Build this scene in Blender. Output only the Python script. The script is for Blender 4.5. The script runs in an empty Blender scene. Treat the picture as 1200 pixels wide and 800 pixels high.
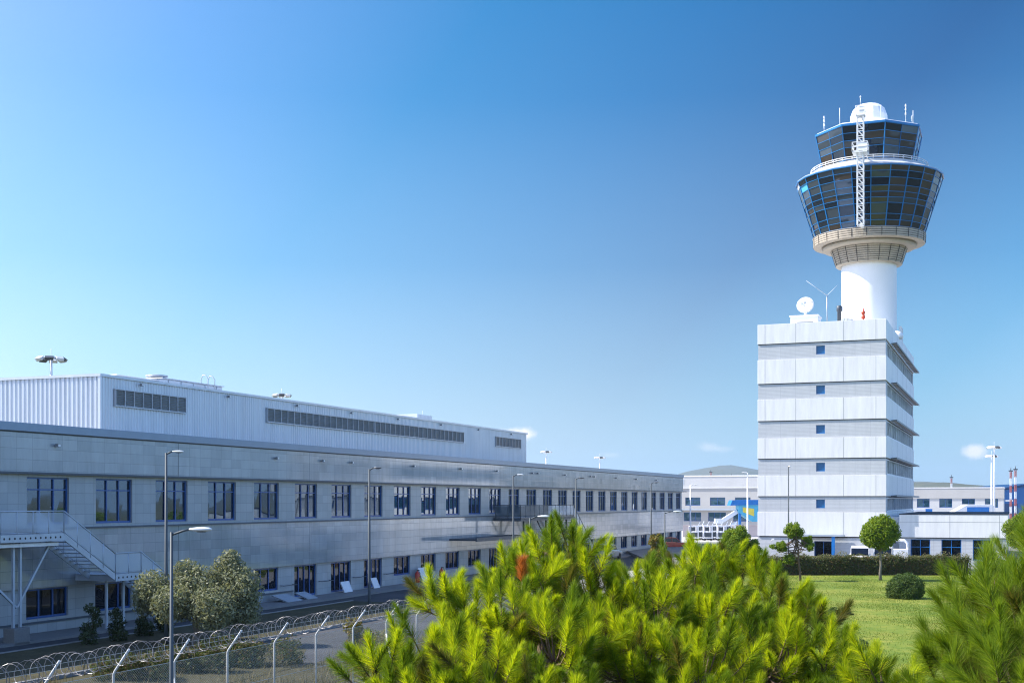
import bpy, math, random
import numpy as np
from mathutils import Vector, Matrix
rnd = random.Random(7)
C = bpy.context.scene.collection
PI = math.pi

# ------------------------------------------------------------------ camera calibration
F = 1500.0 / 1200.0            # focal length in picture widths
CAM_H = 6.0
K = .933                       # size of the tower group
def at(px, py, Y):
    """world point seen at photo pixel (px,py) of a 1200x800 frame at depth Y"""
    return Vector(((px - 600) / 1500 * Y, Y, CAM_H - (py - 587) / 1500 * Y))
def gx(px, Y):
    return (px - 600) / 1500 * Y
D1 = Vector((.366, .9306, 0)).normalized()       # direction of the long facade
TH = math.atan2(D1.y, D1.x)
P0 = Vector((-22.1, 55.2, 0))                    # facade point, local x = along D1, local y = into the building
SUN_EL, SUN_AZ = math.radians(44), math.radians(-85)   # azimuth from +Y towards +X

# ------------------------------------------------------------------ materials
def nn(nt, typ, **kw):
    n = nt.nodes.new(typ)
    for k, v in kw.items():
        if k.startswith('_'):
            setattr(n, k[1:], v)
        else:
            n.inputs[k.replace('__', ' ')].default_value = v
    return n
def new_mat(name):
    m = bpy.data.materials.new(name); m.use_nodes = True
    nt = m.node_tree
    return m, nt, nt.nodes['Principled BSDF'], nt.nodes['Material Output']
def rgba(c): return (c[0], c[1], c[2], 1)
def ramp(nt, fac, stops, interp='LINEAR'):
    r = nt.nodes.new('ShaderNodeValToRGB'); r.color_ramp.interpolation = interp
    els = r.color_ramp.elements
    while len(els) < len(stops): els.new(.5)
    for e, (p, c) in zip(els, stops): e.position = p; e.color = rgba(c)
    nt.links.new(fac, r.inputs['Fac']); return r
def mat(name, col, rough=.5, metal=0, var=.12, vscale=1.5, bump=0, bscale=20, spec=.5, ior=None, coat=0, stretch=None):
    m, nt, b, o = new_mat(name)
    tc = nn(nt, 'ShaderNodeTexCoord')
    n1 = nn(nt, 'ShaderNodeTexNoise', Scale=vscale, Detail=5, Roughness=.65)
    if stretch:
        mp = nn(nt, 'ShaderNodeMapping'); mp.inputs['Scale'].default_value = stretch
        nt.links.new(tc.outputs['Object'], mp.inputs[0]); nt.links.new(mp.outputs[0], n1.inputs['Vector'])
    else: nt.links.new(tc.outputs['Object'], n1.inputs['Vector'])
    lo = [c * (1 - var) for c in col]; hi = [min(1, c * (1 + var)) for c in col]
    r = ramp(nt, n1.outputs['Fac'], [(.3, lo), (.7, hi)])
    nt.links.new(r.outputs['Color'], b.inputs['Base Color'])
    b.inputs['Roughness'].default_value = rough; b.inputs['Metallic'].default_value = metal
    b.inputs['Specular IOR Level'].default_value = spec
    if ior: b.inputs['IOR'].default_value = ior
    b.inputs['Coat Weight'].default_value = coat
    if bump:
        n2 = nn(nt, 'ShaderNodeTexNoise', Scale=bscale, Detail=4)
        nt.links.new(tc.outputs['Object'], n2.inputs['Vector'])
        bp = nn(nt, 'ShaderNodeBump', Strength=bump, Distance=.02)
        nt.links.new(n2.outputs['Fac'], bp.inputs['Height']); nt.links.new(bp.outputs['Normal'], b.inputs['Normal'])
    return m
def stone_mat(name, c1, c2, mortar, rough=.2, tw=.97, th=.49, axis='XZ', ior=1.5, msize=.012, streak=.12):
    m, nt, b, o = new_mat(name)
    tc = nn(nt, 'ShaderNodeTexCoord'); sp = nn(nt, 'ShaderNodeSeparateXYZ'); cb = nn(nt, 'ShaderNodeCombineXYZ')
    nt.links.new(tc.outputs['Object'], sp.inputs[0])
    nt.links.new(sp.outputs[axis[0]], cb.inputs['X']); nt.links.new(sp.outputs[axis[1]], cb.inputs['Y'])
    br = nn(nt, 'ShaderNodeTexBrick', _offset=0.0, _squash=1.0, Color1=rgba(c1), Color2=rgba(c2), Mortar=rgba(mortar), Scale=1.0)
    br.inputs['Mortar Size'].default_value = msize; br.inputs['Brick Width'].default_value = tw; br.inputs['Row Height'].default_value = th
    br.inputs['Mortar Smooth'].default_value = .2; br.inputs['Bias'].default_value = 0
    nt.links.new(cb.outputs[0], br.inputs['Vector'])
    n1 = nn(nt, 'ShaderNodeTexNoise', Scale=.9, Detail=6, Roughness=.7)
    mp = nn(nt, 'ShaderNodeMapping'); mp.inputs['Scale'].default_value = (1.6, 1.6, .35)
    nt.links.new(tc.outputs['Object'], mp.inputs[0]); nt.links.new(mp.outputs[0], n1.inputs['Vector'])
    r = ramp(nt, n1.outputs['Fac'], [(.3, (1 - streak,) * 3), (.7, (1 + streak * .3,) * 3)])
    mx = nn(nt, 'ShaderNodeMix', _data_type='RGBA', _blend_type='MULTIPLY'); mx.inputs[0].default_value = 1
    nt.links.new(br.outputs['Color'], mx.inputs[6]); nt.links.new(r.outputs['Color'], mx.inputs[7])
    nt.links.new(mx.outputs[2], b.inputs['Base Color'])
    rr = ramp(nt, n1.outputs['Fac'], [(.2, (rough * .7,) * 3), (.8, (rough * 1.4,) * 3)])
    nt.links.new(rr.outputs['Color'], b.inputs['Roughness'])
    b.inputs['IOR'].default_value = ior; b.inputs['Specular Tint'].default_value = (.85, .93, 1, 1)
    bp = nn(nt, 'ShaderNodeBump', Strength=.25, Distance=.01, _invert=True)
    nt.links.new(br.outputs['Fac'], bp.inputs['Height']); nt.links.new(bp.outputs['Normal'], b.inputs['Normal'])
    return m
def glass_mat(name, col, rough=.02, ior=2.2, wave=.02, wscale=.35):
    m, nt, b, o = new_mat(name)
    b.inputs['Base Color'].default_value = rgba(col); b.inputs['Roughness'].default_value = rough
    b.inputs['IOR'].default_value = ior; b.inputs['Specular Tint'].default_value = (.66, .82, 1, 1)
    tc = nn(nt, 'ShaderNodeTexCoord')
    n1 = nn(nt, 'ShaderNodeTexNoise', Scale=wscale, Detail=1)
    nt.links.new(tc.outputs['Object'], n1.inputs['Vector'])
    bp = nn(nt, 'ShaderNodeBump', Strength=1, Distance=wave)
    nt.links.new(n1.outputs['Fac'], bp.inputs['Height']); nt.links.new(bp.outputs['Normal'], b.inputs['Normal'])
    return m
def leaf_mat(name, cols, trans=.35, tcol=None, rough=.6, spec=.2):
    m, nt, b, o = new_mat(name)
    g = nn(nt, 'ShaderNodeNewGeometry')
    st = [(i / max(1, len(cols) - 1), c) for i, c in enumerate(cols)]
    r = ramp(nt, g.outputs['Random Per Island'], st)
    nt.links.new(r.outputs['Color'], b.inputs['Base Color'])
    b.inputs['Roughness'].default_value = rough; b.inputs['Specular IOR Level'].default_value = spec
    t = nn(nt, 'ShaderNodeBsdfTranslucent')
    mx = nn(nt, 'ShaderNodeMix', _data_type='RGBA', _blend_type='MULTIPLY'); mx.inputs[0].default_value = 1
    mx.inputs[7].default_value = rgba(tcol or (1.3, 1.3, .9))
    nt.links.new(r.outputs['Color'], mx.inputs[6]); nt.links.new(mx.outputs[2], t.inputs['Color'])
    s = nn(nt, 'ShaderNodeMixShader'); s.inputs[0].default_value = trans
    nt.links.new(b.outputs[0], s.inputs[1]); nt.links.new(t.outputs[0], s.inputs[2]); nt.links.new(s.outputs[0], o.inputs['Surface'])
    return m
def mesh_infill_mat(name, col, opacity):
    m, nt, b, o = new_mat(name)
    b.inputs['Base Color'].default_value = rgba(col); b.inputs['Roughness'].default_value = .5
    t = nn(nt, 'ShaderNodeBsdfTransparent'); s = nn(nt, 'ShaderNodeMixShader'); s.inputs[0].default_value = opacity
    nt.links.new(t.outputs[0], s.inputs[1]); nt.links.new(b.outputs[0], s.inputs[2]); nt.links.new(s.outputs[0], o.inputs['Surface'])
    return m
def ground_mat(name, stops, scale=.2, detail=8, rough=.9, bump=.4, scale2=3.0, mixf=.5):
    m, nt, b, o = new_mat(name)
    tc = nn(nt, 'ShaderNodeTexCoord')
    n1 = nn(nt, 'ShaderNodeTexNoise', Scale=scale, Detail=detail, Roughness=.65)
    n2 = nn(nt, 'ShaderNodeTexNoise', Scale=scale2, Detail=6, Roughness=.7)
    for n in (n1, n2): nt.links.new(tc.outputs['Object'], n.inputs['Vector'])
    mx = nn(nt, 'ShaderNodeMix', _data_type='FLOAT'); mx.inputs[0].default_value = mixf
    nt.links.new(n1.outputs['Fac'], mx.inputs[2]); nt.links.new(n2.outputs['Fac'], mx.inputs[3])
    r = ramp(nt, mx.outputs[0], stops)
    nt.links.new(r.outputs['Color'], b.inputs['Base Color']); b.inputs['Roughness'].default_value = rough
    b.inputs['Specular IOR Level'].default_value = .2
    bp = nn(nt, 'ShaderNodeBump', Strength=bump, Distance=.05)
    nt.links.new(n2.outputs['Fac'], bp.inputs['Height']); nt.links.new(bp.outputs['Normal'], b.inputs['Normal'])
    return m

M = {}
M['stone'] = stone_mat('polished_stone', (.285, .31, .325), (.37, .39, .40), (.21, .23, .245), rough=.09, ior=1.85, streak=.22)
M['stone_rough'] = stone_mat('window_band_stone', (.34, .36, .365), (.40, .415, .415), (.25, .265, .27), rough=.4, tw=.62, th=.49)
M['coping'] = mat('blue_grey_metal', (.22, .28, .36), .35, .3, .05)
M['ledge'] = mat('dark_ledge', (.06, .075, .095), .5)
M['corrug'] = mat('pale_corrugated_metal', (.58, .62, .67), .35, .25, .09, 1.2, stretch=(1.5, 1.5, .15))
M['louver'] = mat('louver_grey', (.25, .265, .275), .5, .2)
M['louver_frame'] = mat('louver_frame_pale', (.45, .48, .52), .4, .2)
M['roofing'] = mat('roof_gravel', (.25, .25, .25), .9, 0, .2, 3)
M['roof_dark'] = mat('dark_bitumen_roof', (.03, .037, .047), .8, 0, .2, 3)
M['frame_blue'] = mat('blue_window_frame', (.015, .08, .26), .35)
M['frame_cab'] = mat('bright_blue_frame', (.01, .16, .42), .3)
M['glass'] = glass_mat('mirror_window_glass', (.012, .02, .03), ior=2.6)
M['glass_low'] = glass_mat('dark_window_glass', (.006, .009, .014), ior=1.5)
M['glass_cab'] = glass_mat('dark_cab_glass', (.008, .012, .02), ior=1.6, wave=.035, wscale=.5)
M['glass_brown_refl'] = glass_mat('cab_glass_brown_reflection', (.045, .033, .024), ior=1.7, wave=.035, wscale=.5)  # brown of the reflected ground put into the glass colour
M['glass_grey_refl'] = glass_mat('cab_glass_grey_reflection', (.035, .045, .055), ior=1.75, wave=.035, wscale=.5)  # grey reflections of the left panes put into the glass colour
M['glass_teal'] = glass_mat('teal_window_glass', (.01, .05, .08), ior=2.0)
M['glass_sky_refl'] = glass_mat('window_glass_sky_reflection', (.01, .12, .30), ior=1.6)  # blue of the reflected sky put into the base colour
M['white_panel'] = mat('white_metal_panel', (.755, .75, .74), .4, 0, .085, 1.3, stretch=(1.5, 1.5, .22))
M['ribbed_panel'] = stone_mat('ribbed_grey_panel', (.53, .545, .56), (.56, .575, .59), (.40, .41, .43), rough=.5, tw=1.4, th=.13, axis='YZ', msize=.014, streak=.08)
M['joint'] = mat('panel_joint', (.28, .29, .31), .7)
M['white_conc'] = mat('white_painted_concrete', (.85, .85, .84), .6, 0, .03, .3)
M['deck_grey'] = mat('pale_grey_deck', (.50, .52, .54), .6, 0, .12, 1.2)
M['cream_louver'] = mat('cream_louver', (.43, .37, .29), .55, 0, .08)
M['dark_gap'] = mat('dark_gap', (.025, .025, .028), .8)
M['white_steel'] = mat('white_painted_steel', (.78, .79, .80), .4)
M['galv'] = mat('galvanised_steel', (.50, .53, .56), .4, .5)
M['post_grey'] = mat('weathered_white_post', (.52, .53, .52), .5, 0, .15, 3)
M['coil'] = mat('razor_wire', (.17, .165, .17), .45, .5)
M['pale_steel'] = mat('pale_grey_steel', (.42, .47, .52), .45, .2)
M['dark_steel'] = mat('dark_grey_steel', (.07, .085, .10), .5, .3)
M['pole_grey_shaded'] = mat('grey_pole_paint_with_shade', (.05, .065, .075), .6, 0)  # grey paint darkened to carry the building's shade on the tall poles
M['lamp_white'] = mat('lamp_housing_white', (.75, .76, .76), .35)
M['lamp_dark'] = mat('lamp_lens_dark', (.08, .085, .09), .2)
M['infill'] = mesh_infill_mat('railing_mesh_infill', (.50, .56, .62), .55)
M['infill_dark'] = mesh_infill_mat('dark_railing_infill', (.05, .08, .10), .8)
M['red'] = mat('signal_red', (.55, .05, .03), .4)
M['orange_red'] = mat('beacon_red', (.65, .08, .03), .35)
M['mast_red'] = mat('mast_red', (.42, .13, .11), .5)
M['asphalt'] = ground_mat('asphalt', [(.3, (.035, .036, .04)), (.5, (.058, .06, .064)), (.7, (.095, .096, .098))], .3, bump=.15, scale2=25, mixf=.35)
M['pave'] = ground_mat('pavement_concrete', [(.3, (.16, .155, .15)), (.7, (.24, .235, .225))], .3, bump=.15, scale2=12)
M['apron'] = ground_mat('apron_concrete', [(.3, (.42, .40, .38)), (.7, (.52, .50, .47))], .05, bump=.05, scale2=1.5)
M['kerb'] = mat('kerb_concrete', (.22, .22, .21), .8, 0, .15, 4, .2)
M['soil'] = ground_mat('dry_soil', [(.25, (.03, .03, .014)), (.5, (.055, .05, .024)), (.72, (.11, .095, .05))], .35, bump=.7, scale2=4)
M['land'] = ground_mat('dry_land', [(.3, (.05, .065, .03)), (.5, (.09, .095, .05)), (.7, (.15, .14, .085))], .012, bump=.2, scale2=.4)
M['lawn'] = ground_mat('lawn_grass', [(.34, (.06, .115, .012)), (.46, (.12, .17, .018)), (.55, (.19, .21, .03)), (.68, (.28, .25, .065))], .12, bump=.8, scale2=1.1, mixf=.45)
M['hill'] = ground_mat('hill_scrub', [(.3, (.05, .065, .035)), (.6, (.10, .10, .06)), (.8, (.16, .14, .10))], .004, bump=.2, scale2=.03)
M['bark'] = mat('pine_bark', (.13, .085, .055), .9, 0, .35, 12, .6, 30)
M['bark_grey'] = mat('grey_bark', (.16, .14, .115), .9, 0, .3, 12, .6, 30)
M['needle'] = leaf_mat('pine_needles', [(.19, .27, .010), (.30, .40, .012), (.44, .51, .018), (.56, .55, .025)], .5, (1.5, 1.45, .6), .55)
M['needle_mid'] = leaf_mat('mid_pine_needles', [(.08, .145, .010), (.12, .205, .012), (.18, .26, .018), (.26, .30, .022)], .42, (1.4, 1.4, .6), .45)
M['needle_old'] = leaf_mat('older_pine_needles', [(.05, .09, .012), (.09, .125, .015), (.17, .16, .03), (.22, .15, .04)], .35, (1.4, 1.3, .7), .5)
M['needle_dark'] = leaf_mat('dark_pine_needles', [(.10, .17, .016), (.155, .24, .018), (.225, .315, .024), (.31, .37, .035)], .4, (1.4, 1.4, .7), .45)
M['needle_brown'] = leaf_mat('dead_orange_needles', [(.40, .15, .03), (.55, .24, .06)], .4, (1.3, 1.0, .7), .5)
M['olive'] = leaf_mat('olive_leaves', [(.115, .13, .07), (.185, .20, .11), (.25, .26, .15), (.31, .31, .19)], .3, None, .45)
M['round_leaf'] = leaf_mat('round_pine_leaves', [(.08, .15, .012), (.15, .23, .016), (.25, .31, .025)], .42, (1.4, 1.35, .7))
M['bush_leaf'] = leaf_mat('bush_leaves', [(.035, .07, .015), (.06, .105, .02), (.10, .14, .03)], .25)
M['hedge_leaf'] = leaf_mat('hedge_leaves', [(.035, .05, .014), (.06, .085, .02), (.10, .11, .03), (.13, .075, .035)], .25)
M['hedge_tip'] = leaf_mat('hedge_shoots', [(.13, .16, .05), (.20, .20, .08), (.24, .19, .10)], .35)
M['autumn_leaf'] = leaf_mat('yellowing_leaves', [(.09, .11, .02), (.18, .17, .03), (.26, .14, .03)], .3)
M['dry_grass'] = leaf_mat('dry_grass', [(.06, .07, .02), (.13, .115, .045), (.26, .215, .11)], .3, (1.1, 1.05, .9))
M['lawn_blade'] = leaf_mat('lawn_blades', [(.06, .12, .012), (.12, .175, .018), (.20, .22, .035)], .35)
M['weed'] = leaf_mat('weed_leaves', [(.03, .05, .02), (.06, .08, .03)], .2)
M['car_white'] = mat('white_car_paint', (.78, .78, .77), .2, 0, .02, coat=.6)
M['car_black'] = mat('black_car_paint', (.015, .016, .018), .2, 0, .05, coat=.6)
M['car_silver'] = mat('silver_car_paint', (.42, .44, .46), .25, .4, .03, coat=.6)
M['car_red'] = mat('dark_red_car_paint', (.28, .03, .02), .25, 0, .05, coat=.6)
M['tyre'] = mat('tyre_rubber', (.02, .02, .02), .8)
M['blue_paint'] = mat('blue_painted_metal', (.01, .16, .48), .4)
M['deep_blue'] = mat('deep_blue_cladding', (.008, .045, .14), .35, 0, .08, .1)
M['hangar_blue'] = mat('blue_hangar_wall', (.01, .10, .30), .4, 0, .08, .1)
M['yellow'] = mat('yellow_panel', (.75, .60, .08), .5)
M['cyan'] = mat('cyan_panel', (.08, .42, .60), .5)
M['pinkish'] = mat('pinkish_render', (.60, .50, .46), .7, 0, .12, .5)
M['cream_wall'] = mat('cream_wall', (.50, .50, .49), .6, 0, .05, .2)
M['beige_wall'] = mat('beige_wall', (.42, .41, .39), .6, 0, .05, .2)
M['board'] = mat('white_board', (.66, .67, .68), .5, 0, .12, 2)
M['board_grey'] = mat('grey_board', (.34, .37, .40), .6, 0, .15, 2)
M['house_white'] = mat('whitewashed_wall', (.72, .70, .66), .7, 0, .1, .1)
M['radome'] = mat('white_radome', (.85, .85, .85), .45, 0, .02)

hm_ = bpy.data.materials.new('haze'); hm_.use_nodes = True; hm_.node_tree.nodes.clear()
_v = nn(hm_.node_tree, 'ShaderNodeVolumePrincipled'); _v.inputs['Color'].default_value = (.60, .79, 1, 1); _v.inputs['Density'].default_value = 8.5e-5; _v.inputs['Anisotropy'].default_value = .25
_o = nn(hm_.node_tree, 'ShaderNodeOutputMaterial'); hm_.node_tree.links.new(_v.outputs[0], _o.inputs['Volume']); M['haze'] = hm_
# ------------------------------------------------------------------ mesh builder
class MB:
    def __init__(s): s.v = []; s.f = []; s.mi = []; s.sm = []
    def face(s, pts, mi=0, sm=False):
        n = len(s.v); s.v += [tuple(p) for p in pts]; s.f.append(tuple(range(n, n + len(pts)))); s.mi.append(mi); s.sm.append(sm)
    def box(s, x0, x1, y0, y1, z0, z1, mi=0):
        n = len(s.v)
        s.v += [(x0, y0, z0), (x1, y0, z0), (x1, y1, z0), (x0, y1, z0), (x0, y0, z1), (x1, y0, z1), (x1, y1, z1), (x0, y1, z1)]
        for q in ((0, 3, 2, 1), (4, 5, 6, 7), (0, 1, 5, 4), (1, 2, 6, 5), (2, 3, 7, 6), (3, 0, 4, 7)):
            s.f.append(tuple(n + i for i in q)); s.mi.append(mi); s.sm.append(False)
        return s
    def beam(s, a, b, w, h=None, mi=0, up=(0, 0, 1)):
        a, b = Vector(a), Vector(b); h = h or w; d = (b - a).normalized(); u = Vector(up)
        if abs(d.dot(u)) > .98: u = Vector((1, 0, 0))
        r = d.cross(u).normalized(); u = r.cross(d).normalized()
        n = len(s.v)
        for p in (a, b):
            for i, j in ((-1, -1), (1, -1), (1, 1), (-1, 1)): s.v.append(tuple(p + r * (i * w / 2) + u * (j * h / 2)))
        for q in ((3, 2, 1, 0), (4, 5, 6, 7), (0, 1, 5, 4), (1, 2, 6, 5), (2, 3, 7, 6), (3, 0, 4, 7)):
            s.f.append(tuple(n + i for i in q)); s.mi.append(mi); s.sm.append(False)
        return s
    def tube(s, pts, rad, n=8, mi=0, caps=True):
        pts = [Vector(p) for p in pts]; k = len(pts)
        rad = rad if isinstance(rad, (list, tuple)) else [rad] * k
        base = len(s.v); u = None
        for i, p in enumerate(pts):
            d = (pts[min(i + 1, k - 1)] - pts[max(i - 1, 0)]).normalized()
            if u is None:
                u = d.orthogonal().normalized()
            else:
                u = (u - d * u.dot(d)); u = u.normalized() if u.length > 1e-6 else d.orthogonal().normalized()
            w = d.cross(u)
            for j in range(n):
                a = 2 * PI * j / n
                s.v.append(tuple(p + (u * math.cos(a) + w * math.sin(a)) * rad[i]))
        for i in range(k - 1):
            for j in range(n):
                a = base + i * n + j; b = base + i * n + (j + 1) % n
                s.f.append((a, b, b + n, a + n)); s.mi.append(mi); s.sm.append(n > 4)
        if caps:
            s.f.append(tuple(base + j for j in reversed(range(n)))); s.mi.append(mi); s.sm.append(False)
            s.f.append(tuple(base + (k - 1) * n + j for j in range(n))); s.mi.append(mi); s.sm.append(False)
        return s
    def lathe(s, prof, n=32, c=(0, 0), mi=0, a0=0, smooth=True, caps=True):
        base = len(s.v)
        for r, z in prof:
            for j in range(n):
                a = a0 + 2 * PI * j / n
                s.v.append((c[0] + r * math.cos(a), c[1] + r * math.sin(a), z))
        for i in range(len(prof) - 1):
            for j in range(n):
                a = base + i * n + j; b = base + i * n + (j + 1) % n
                s.f.append((a, b, b + n, a + n)); s.mi.append(mi); s.sm.append(smooth)
        if caps:
            for i, rev in ((0, True), (len(prof) - 1, False)):
                if prof[i][0] > 1e-4:
                    r = [base + i * n + j for j in range(n)]
                    s.f.append(tuple(reversed(r)) if rev else tuple(r)); s.mi.append(mi); s.sm.append(False)
        return s
    def prism(s, poly, y0, y1, mi=0):
        """poly in (x,z), extruded along y"""
        n = len(poly); b = len(s.v)
        s.v += [(p[0], y0, p[1]) for p in poly] + [(p[0], y1, p[1]) for p in poly]
        s.f.append(tuple(b + i for i in range(n))); s.f.append(tuple(b + n + i for i in reversed(range(n)))); s.mi += [mi, mi]; s.sm += [False, False]
        for i in range(n):
            j = (i + 1) % n
            s.f.append((b + j, b + i, b + n + i, b + n + j)); s.mi.append(mi); s.sm.append(False)
        return s
    def xf(s, mtx, start=0):
        for i in range(start, len(s.v)): s.v[i] = tuple(mtx @ Vector(s.v[i]))
        return s
    def build(s, name, mats, parent=None, bevel=0):
        me = bpy.data.meshes.new(name); me.from_pydata(s.v, [], s.f)
        mats = mats if isinstance(mats, (list, tuple)) else [mats]
        for m in mats: me.materials.append(M[m] if isinstance(m, str) else m)
        me.polygons.foreach_set('material_index', s.mi); me.polygons.foreach_set('use_smooth', s.sm)
        me.update()
        o = bpy.data.objects.new(name, me); C.objects.link(o)
        if parent: o.parent = parent
        if bevel:
            b = o.modifiers.new('bevel', 'BEVEL'); b.width = bevel; b.segments = 2; b.limit_method = 'ANGLE'
        return o
def tri_mesh(name, V, mats, mi=None, parent=None, quads=False):
    """V: (n,3,3) triangles or (n,4,3) quads as loose faces"""
    n, k = V.shape[0], V.shape[1]
    me = bpy.data.meshes.new(name)
    me.vertices.add(n * k); me.vertices.foreach_set('co', V.reshape(-1).astype(np.float32))
    me.loops.add(n * k); me.loops.foreach_set('vertex_index', np.arange(n * k, dtype=np.int32))
    me.polygons.add(n); me.polygons.foreach_set('loop_start', np.arange(0, n * k, k, dtype=np.int32))
    for m in mats: me.materials.append(M[m])
    if mi is not None: me.polygons.foreach_set('material_index', mi.astype(np.int32))
    me.update(calc_edges=True); me.validate()
    o = bpy.data.objects.new(name, me); C.objects.link(o)
    if parent: o.parent = parent
    return o
def tag(o, label=None, cat=None, group=None, kind=None):
    if label: o['label'] = label
    if cat: o['category'] = cat
    if group: o['group'] = group
    if kind: o['kind'] = kind
    return o
def thing(name, label, cat, loc=(0, 0, 0), rz=0, group=None):
    o = bpy.data.objects.new(name, None); C.objects.link(o); o.location = loc; o.rotation_euler = (0, 0, rz)
    o.empty_display_size = .3
    return tag(o, label, cat, group)
def dup(o, loc=None, rz=None, label=None, parent=None, scale=None):
    c = o.copy(); C.objects.link(c)
    if parent: c.parent = parent
    if loc is not None: c.location = loc
    if rz is not None: c.rotation_euler = (0, 0, rz)
    if scale: c.scale = (scale,) * 3
    if label: c['label'] = label
    for ch in list(o.children): dup(ch, parent=c)
    return c
def structure(mb, name, m):
    return tag(mb.build(name, m), kind='structure')

def wall_grid(mb, x0, x1, z0, z1, holes, y=0, depth=.25, mi=0, mi_rev=None):
    """vertical wall in the local plane y, facing -y, with real openings (xa,xb,za,zb) and reveals going to +y"""
    xs = sorted({x0, x1, *[h[0] for h in holes], *[h[1] for h in holes]})
    zs = sorted({z0, z1, *[h[2] for h in holes], *[h[3] for h in holes]})
    xs = [x for x in xs if x0 <= x <= x1]; zs = [z for z in zs if z0 <= z <= z1]
    for i in range(len(xs) - 1):
        for j in range(len(zs) - 1):
            cx, cz = (xs[i] + xs[i + 1]) / 2, (zs[j] + zs[j + 1]) / 2
            if any(h[0] < cx < h[1] and h[2] < cz < h[3] for h in holes): continue
            mb.face([(xs[i], y, zs[j]), (xs[i + 1], y, zs[j]), (xs[i + 1], y, zs[j + 1]), (xs[i], y, zs[j + 1])], mi)
    r = mi if mi_rev is None else mi_rev
    for a, b, c, d in holes:
        e = y + depth
        mb.face([(a, y, c), (a, y, d), (a, e, d), (a, e, c)], r); mb.face([(b, y, d), (b, y, c), (b, e, c), (b, e, d)], r)
        mb.face([(a, y, d), (b, y, d), (b, e, d), (a, e, d)], r); mb.face([(b, y, c), (a, y, c), (a, e, c), (b, e, c)], r)
def window(parent, a, b, c, d, y, cols=3, transom=None, glass='glass', frame='frame_blue', fw=.07, name='window', sill=True):
    """window in plane y facing -y; glass pane with a frame as sub-part"""
    g = MB(); n_ = max(1, cols)
    for i in range(n_):
        xa, xb = a + .004 + (b - a - .008) * i / n_, a + .004 + (b - a - .008) * (i + 1) / n_
        st = len(g.v); g.box(xa, xb, y + .06, y + .08, c + .004, d - .004)
        for q in (0, 1, 4, 5): v_ = g.v[st + q]; g.v[st + q] = (v_[0], v_[1] + rnd.uniform(-.007, .007), v_[2])
    w = g.build(name, glass, parent)
    m = MB(); x0, x1, z0, z1 = a + .003, b - .003, c + .003, d - .003
    m.box(x0, x0 + fw, y, y + .05, z0, z1); m.box(x1 - fw, x1, y, y + .05, z0, z1)
    m.box(x0 + fw, x1 - fw, y, y + .05, z0, z0 + fw * 1.4); m.box(x0 + fw, x1 - fw, y, y + .05, z1 - fw, z1)
    zz0, zz1 = z0 + fw * 1.4, z1 - fw
    for i in range(1, cols):
        xc = x0 + (x1 - x0) * i / cols
        m.box(xc - fw * .5, xc + fw * .5, y + .002, y + .048, zz0, zz1)
    if transom:
        zt = z0 + (z1 - z0) * transom
        m.box(x0 + fw, x1 - fw, y + .006, y + .044, zt - fw * .4, zt + fw * .4)
    m.build('frame', frame, w)
    return w

# ------------------------------------------------------------------ ground
def sheet(name, pts, z, m, kind='structure'):
    mb = MB(); mb.face([(p[0], p[1], z) for p in pts]); return tag(mb.build(name, m), kind=kind)
def along(t, off):           # off = metres in front of the facade
    p = P0 + D1 * t + Vector((D1.y, -D1.x, 0)) * off
    return (p.x, p.y)
sheet('ground', [(-7000, -400), (7000, -400), (7000, 7500), (-7000, 7500)], -.02, 'land')
sheet('verge', [along(-90, 14), along(150, 14), along(150, 60), along(-90, 90)], .0, 'soil')
sheet('road', [along(-80, 2.2), along(170, 2.2), along(170, 16.5), along(-80, 16.5)], .006, 'asphalt')
sheet('verge', [along(-80, 9.6), along(1, 9.6), along(3.5, 11.5), along(2, 14), along(-3, 16.6), along(-80, 16.6)], .012, 'soil')
sheet('lawn', [(4, 24), (75, 24), (75, 103.9), (13.5, 103.9)], .012, 'lawn')
sheet('bounce_plaza', [along(34, 9.9), along(150, 9.9), along(150, 44), along(70, 44), along(48, 30), along(34, 20)], .009, 'apron')  # pale paving added out of view to bounce sun onto the far facade
kb = MB(); kb.box(13, 120, 105.8, 176, -.05, CAM_H * (1 - K) - .004); structure(kb, 'forecourt', 'pave')
sheet('apron', [(-30, 178), (150, 178), (320, 700), (-60, 700)], .0, 'apron')
# pavement with a kerb along the facade and a planted bed
kb = MB(); kb.box(-40, 121, -2.2, 0.0, -.02, .12)
pv = structure(kb, 'pavement', 'pave'); pv.location = P0; pv.rotation_euler = (0, 0, TH)
kb = MB(); kb.box(-40, 24, -10.75, -10.6, -.02, .14); kb.box(-40, 24, -4.2, -4.05, -.02, .13)
ks = structure(kb, 'kerb', 'kerb'); ks.location = P0; ks.rotation_euler = (0, 0, TH)
kb = MB(); kb.box(-40, 23.8, -10.59, -4.21, -.02, .10)
bed = structure(kb, 'planting_bed_soil', 'soil'); bed.location = P0; bed.rotation_euler = (0, 0, TH)

# ------------------------------------------------------------------ terminal building on the left
TB = thing('terminal_building', 'long grey stone clad building with corrugated upper storey filling the left side', 'building', P0, TH)
T0, T1 = -18.0, 121.8
wt = lambda i: 1.77 + 4.6 * i - .01 * i * i
IDX = list(range(-4, 28))
ww = lambda i: 2.72 - .012 * max(i, 0)
up_holes = [(wt(i), wt(i) + ww(i), 4.94, 7.08) for i in IDX]
DOORS = {5, 6, 7, 12, 13, 25}
lo_holes = [(wt(i), wt(i) + ww(i), .14 if i in DOORS else .72, 2.06) for i in IDX]
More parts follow.
